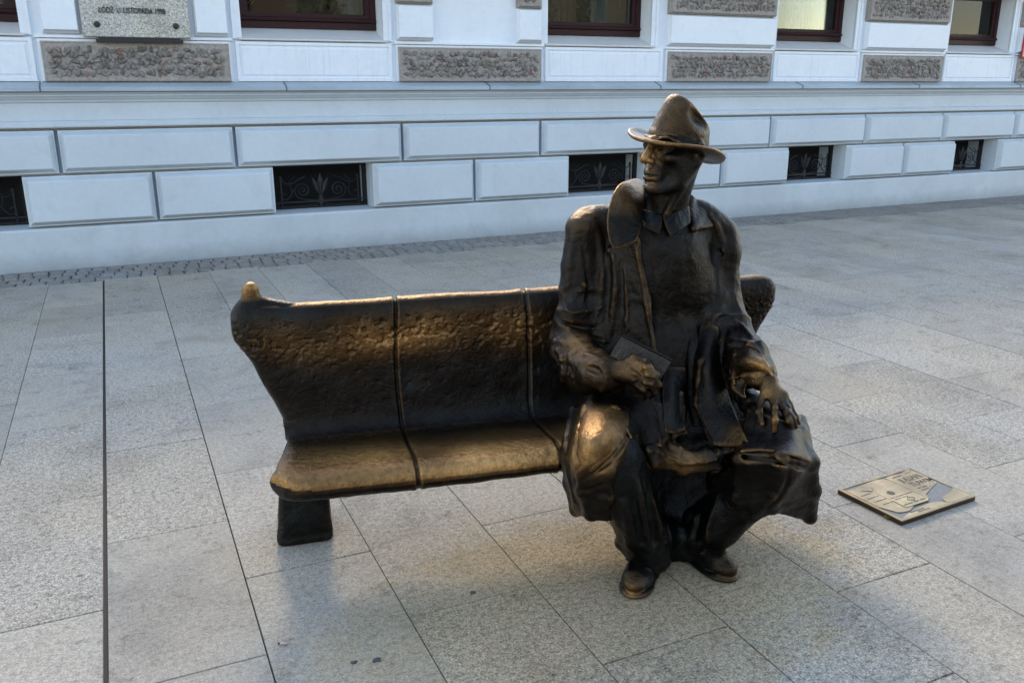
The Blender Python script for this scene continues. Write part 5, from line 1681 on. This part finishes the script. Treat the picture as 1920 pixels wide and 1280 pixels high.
mb.rings([[(*[pu(.355 + .036 * math.cos(t), .425 + .055 * math.sin(t))[i] for i in (0, 1)], z) for t in np.linspace(0, 2 * math.pi, 14, endpoint=False)] for z in (PZ + .001, PZ + .0026)])
mb.build('oval_emblem', M['engraved'], plate)
mb = MB()
c0 = (.415, .665)
for a_, b2 in (((-.045, 0), (0, -.055)), ((0, -.055), (.045, 0)), ((.045, 0), (0, .055)), ((0, .055), (-.045, 0))):
    p, q = pu(c0[0] + a_[0], c0[1] + a_[1]), pu(c0[0] + b2[0], c0[1] + b2[1])
    mb.tube([(p[0], p[1], PZ + .0030), ((p[0] + q[0]) / 2 * .93 + pu(*c0)[0] * .07, (p[1] + q[1]) / 2 * .93 + pu(*c0)[1] * .07, PZ + .0030), (q[0], q[1], PZ + .0030)], .0014, 5)
mb.build('diamond_emblem', M['engraved'], plate)
mb = MB()   # flourish and the torn lines on the right page
for pts in ([(.13, .21), (.17, .20), (.205, .235), (.245, .26), (.28, .24), (.29, .17)], [(.175, .20), (.20, .25), (.23, .285)], [(.655, .312), (.80, .300), (.945, .290)], [(.84, .475), (.90, .46), (.945, .44)], [(.80, .53), (.86, .515), (.91, .49)], [(.84, .10), (.90, .11), (.95, .07)]):
    mb.tube([(*pu(*p), PZ + .0006) for p in pts], .0011, 4)
tag(mb.build('engraved_line', M['engraved'], plate), kind='stuff')
def flat_text(body, u, w, size, sx):
    x, y = pu(u, w)
    o_ = text('lettering', body, size, M['engraved'], plate, (x, y, PZ + .0008), (0, 0, 0), .0006, sx=sx); o_.data.offset = .0003
    return o_
flat_text('JULIAN', .645, .280, .040, .90)
flat_text('TUWIM', .665, .435, .040, .88)

# ------------------------------------------------------------------ small things dropped on the slabs
def grw(px, py):
    p = grd(px, py); return world_from(p)
M['paper'] = mat_simple('cigarette_paper', (0.45, 0.38, 0.30), 0.9)
M['ash'] = mat_simple('ash_tip', (0.05, 0.045, 0.04), 0.9)
M['gum'] = mat_simple('trodden_gum', (0.06, 0.06, 0.06), 0.8)
p = grw(530, 1206)
butt = empty('cigarette_butt', (p[0], p[1], 0), R(-22))
tag(butt, 'flattened tan cigarette butt on the slab in front of the bench', 'cigarette butt')
mb = MB(); mb.rings([[(x, .0042 * math.cos(t), .0035 + .0032 * math.sin(t)) for t in np.linspace(0, 6.283, 8, endpoint=False)] for x in (-.009, .012)], True, True); mb.build('filter', M['paper'], butt, True)
mb = MB(); mb.rings([[(x, r_ * math.cos(t), .0035 + r_ * .75 * math.sin(t)) for t in np.linspace(0, 6.283, 8, endpoint=False)] for x, r_ in ((-.009, .004), (-.014, .003), (-.016, .001))], True, True); mb.build('ash', M['ash'], butt, True)
def blob(px, py, r_, label, seed):
    p = grw(px, py); r5 = random.Random(seed); n = 12
    ra = [r_ * r5.uniform(.65, 1.2) for _ in range(n)]
    mb = MB(); mb.rings([[(ra[k] * s1 * math.cos(k * 6.283 / n), ra[k] * s1 * .8 * math.sin(k * 6.283 / n), z) for k in range(n)] for s1, z in ((1, -.001), (.95, .0012), (.7, .0022), (.3, .0025))])
    o = mb.build('chewing_gum', M['gum'], None, True); o.location = (p[0], p[1], 0)
    tag(o, label, 'chewing gum', 'dark spots of gum trodden onto the slabs')
blob(705, 1236, .013, 'larger dark round spot of gum, lower middle of the pavement', 1)
blob(662, 1240, .009, 'small dark spot of gum just beside the larger round one', 2)
blob(885, 1110, .011, 'brownish spot of gum below the bench, just above a cross joint', 3)
M['weed'] = mat_simple('yellow_weed', (0.16, 0.15, 0.03), 0.7)
p = grw(1662, 975)
weed = MB(); r6 = random.Random(3)
for q in range(16):
    a_ = r6.uniform(0, 6.28); l = r6.uniform(.006, .018); h_ = r6.uniform(.002, .014)
    o_ = Vector((r6.uniform(-.012, .014), r6.uniform(-.005, .005), 0))
    d_ = Vector((math.cos(a_), math.sin(a_), 0)); n_ = Vector((-d_.y, d_.x, 0)) * .003
    weed.add([o_, o_ + d_ * l * .5 + n_ + Vector((0, 0, h_)), o_ + d_ * l + Vector((0, 0, h_ * .7)), o_ + d_ * l * .5 - n_ + Vector((0, 0, h_))], [(0, 1, 2, 3)])
o = weed.build('weed', M['weed']); o.location = (p[0], p[1], 0)
tag(o, 'tiny yellow-green weed growing at the near edge of the golden plaque', 'weed')

# turn lettering into real meshes
dg = bpy.context.evaluated_depsgraph_get()
for o in [o for o in SC.objects if o.type == 'FONT']:
    me = bpy.data.meshes.new_from_object(o.evaluated_get(dg))
    n_ = bpy.data.objects.new('tmp', me); COL.objects.link(n_)
    n_.parent = o.parent; n_.location = o.location; n_.rotation_euler = o.rotation_euler; n_.scale = o.scale
    nm = o.name
    bpy.data.objects.remove(o); n_.name = nm
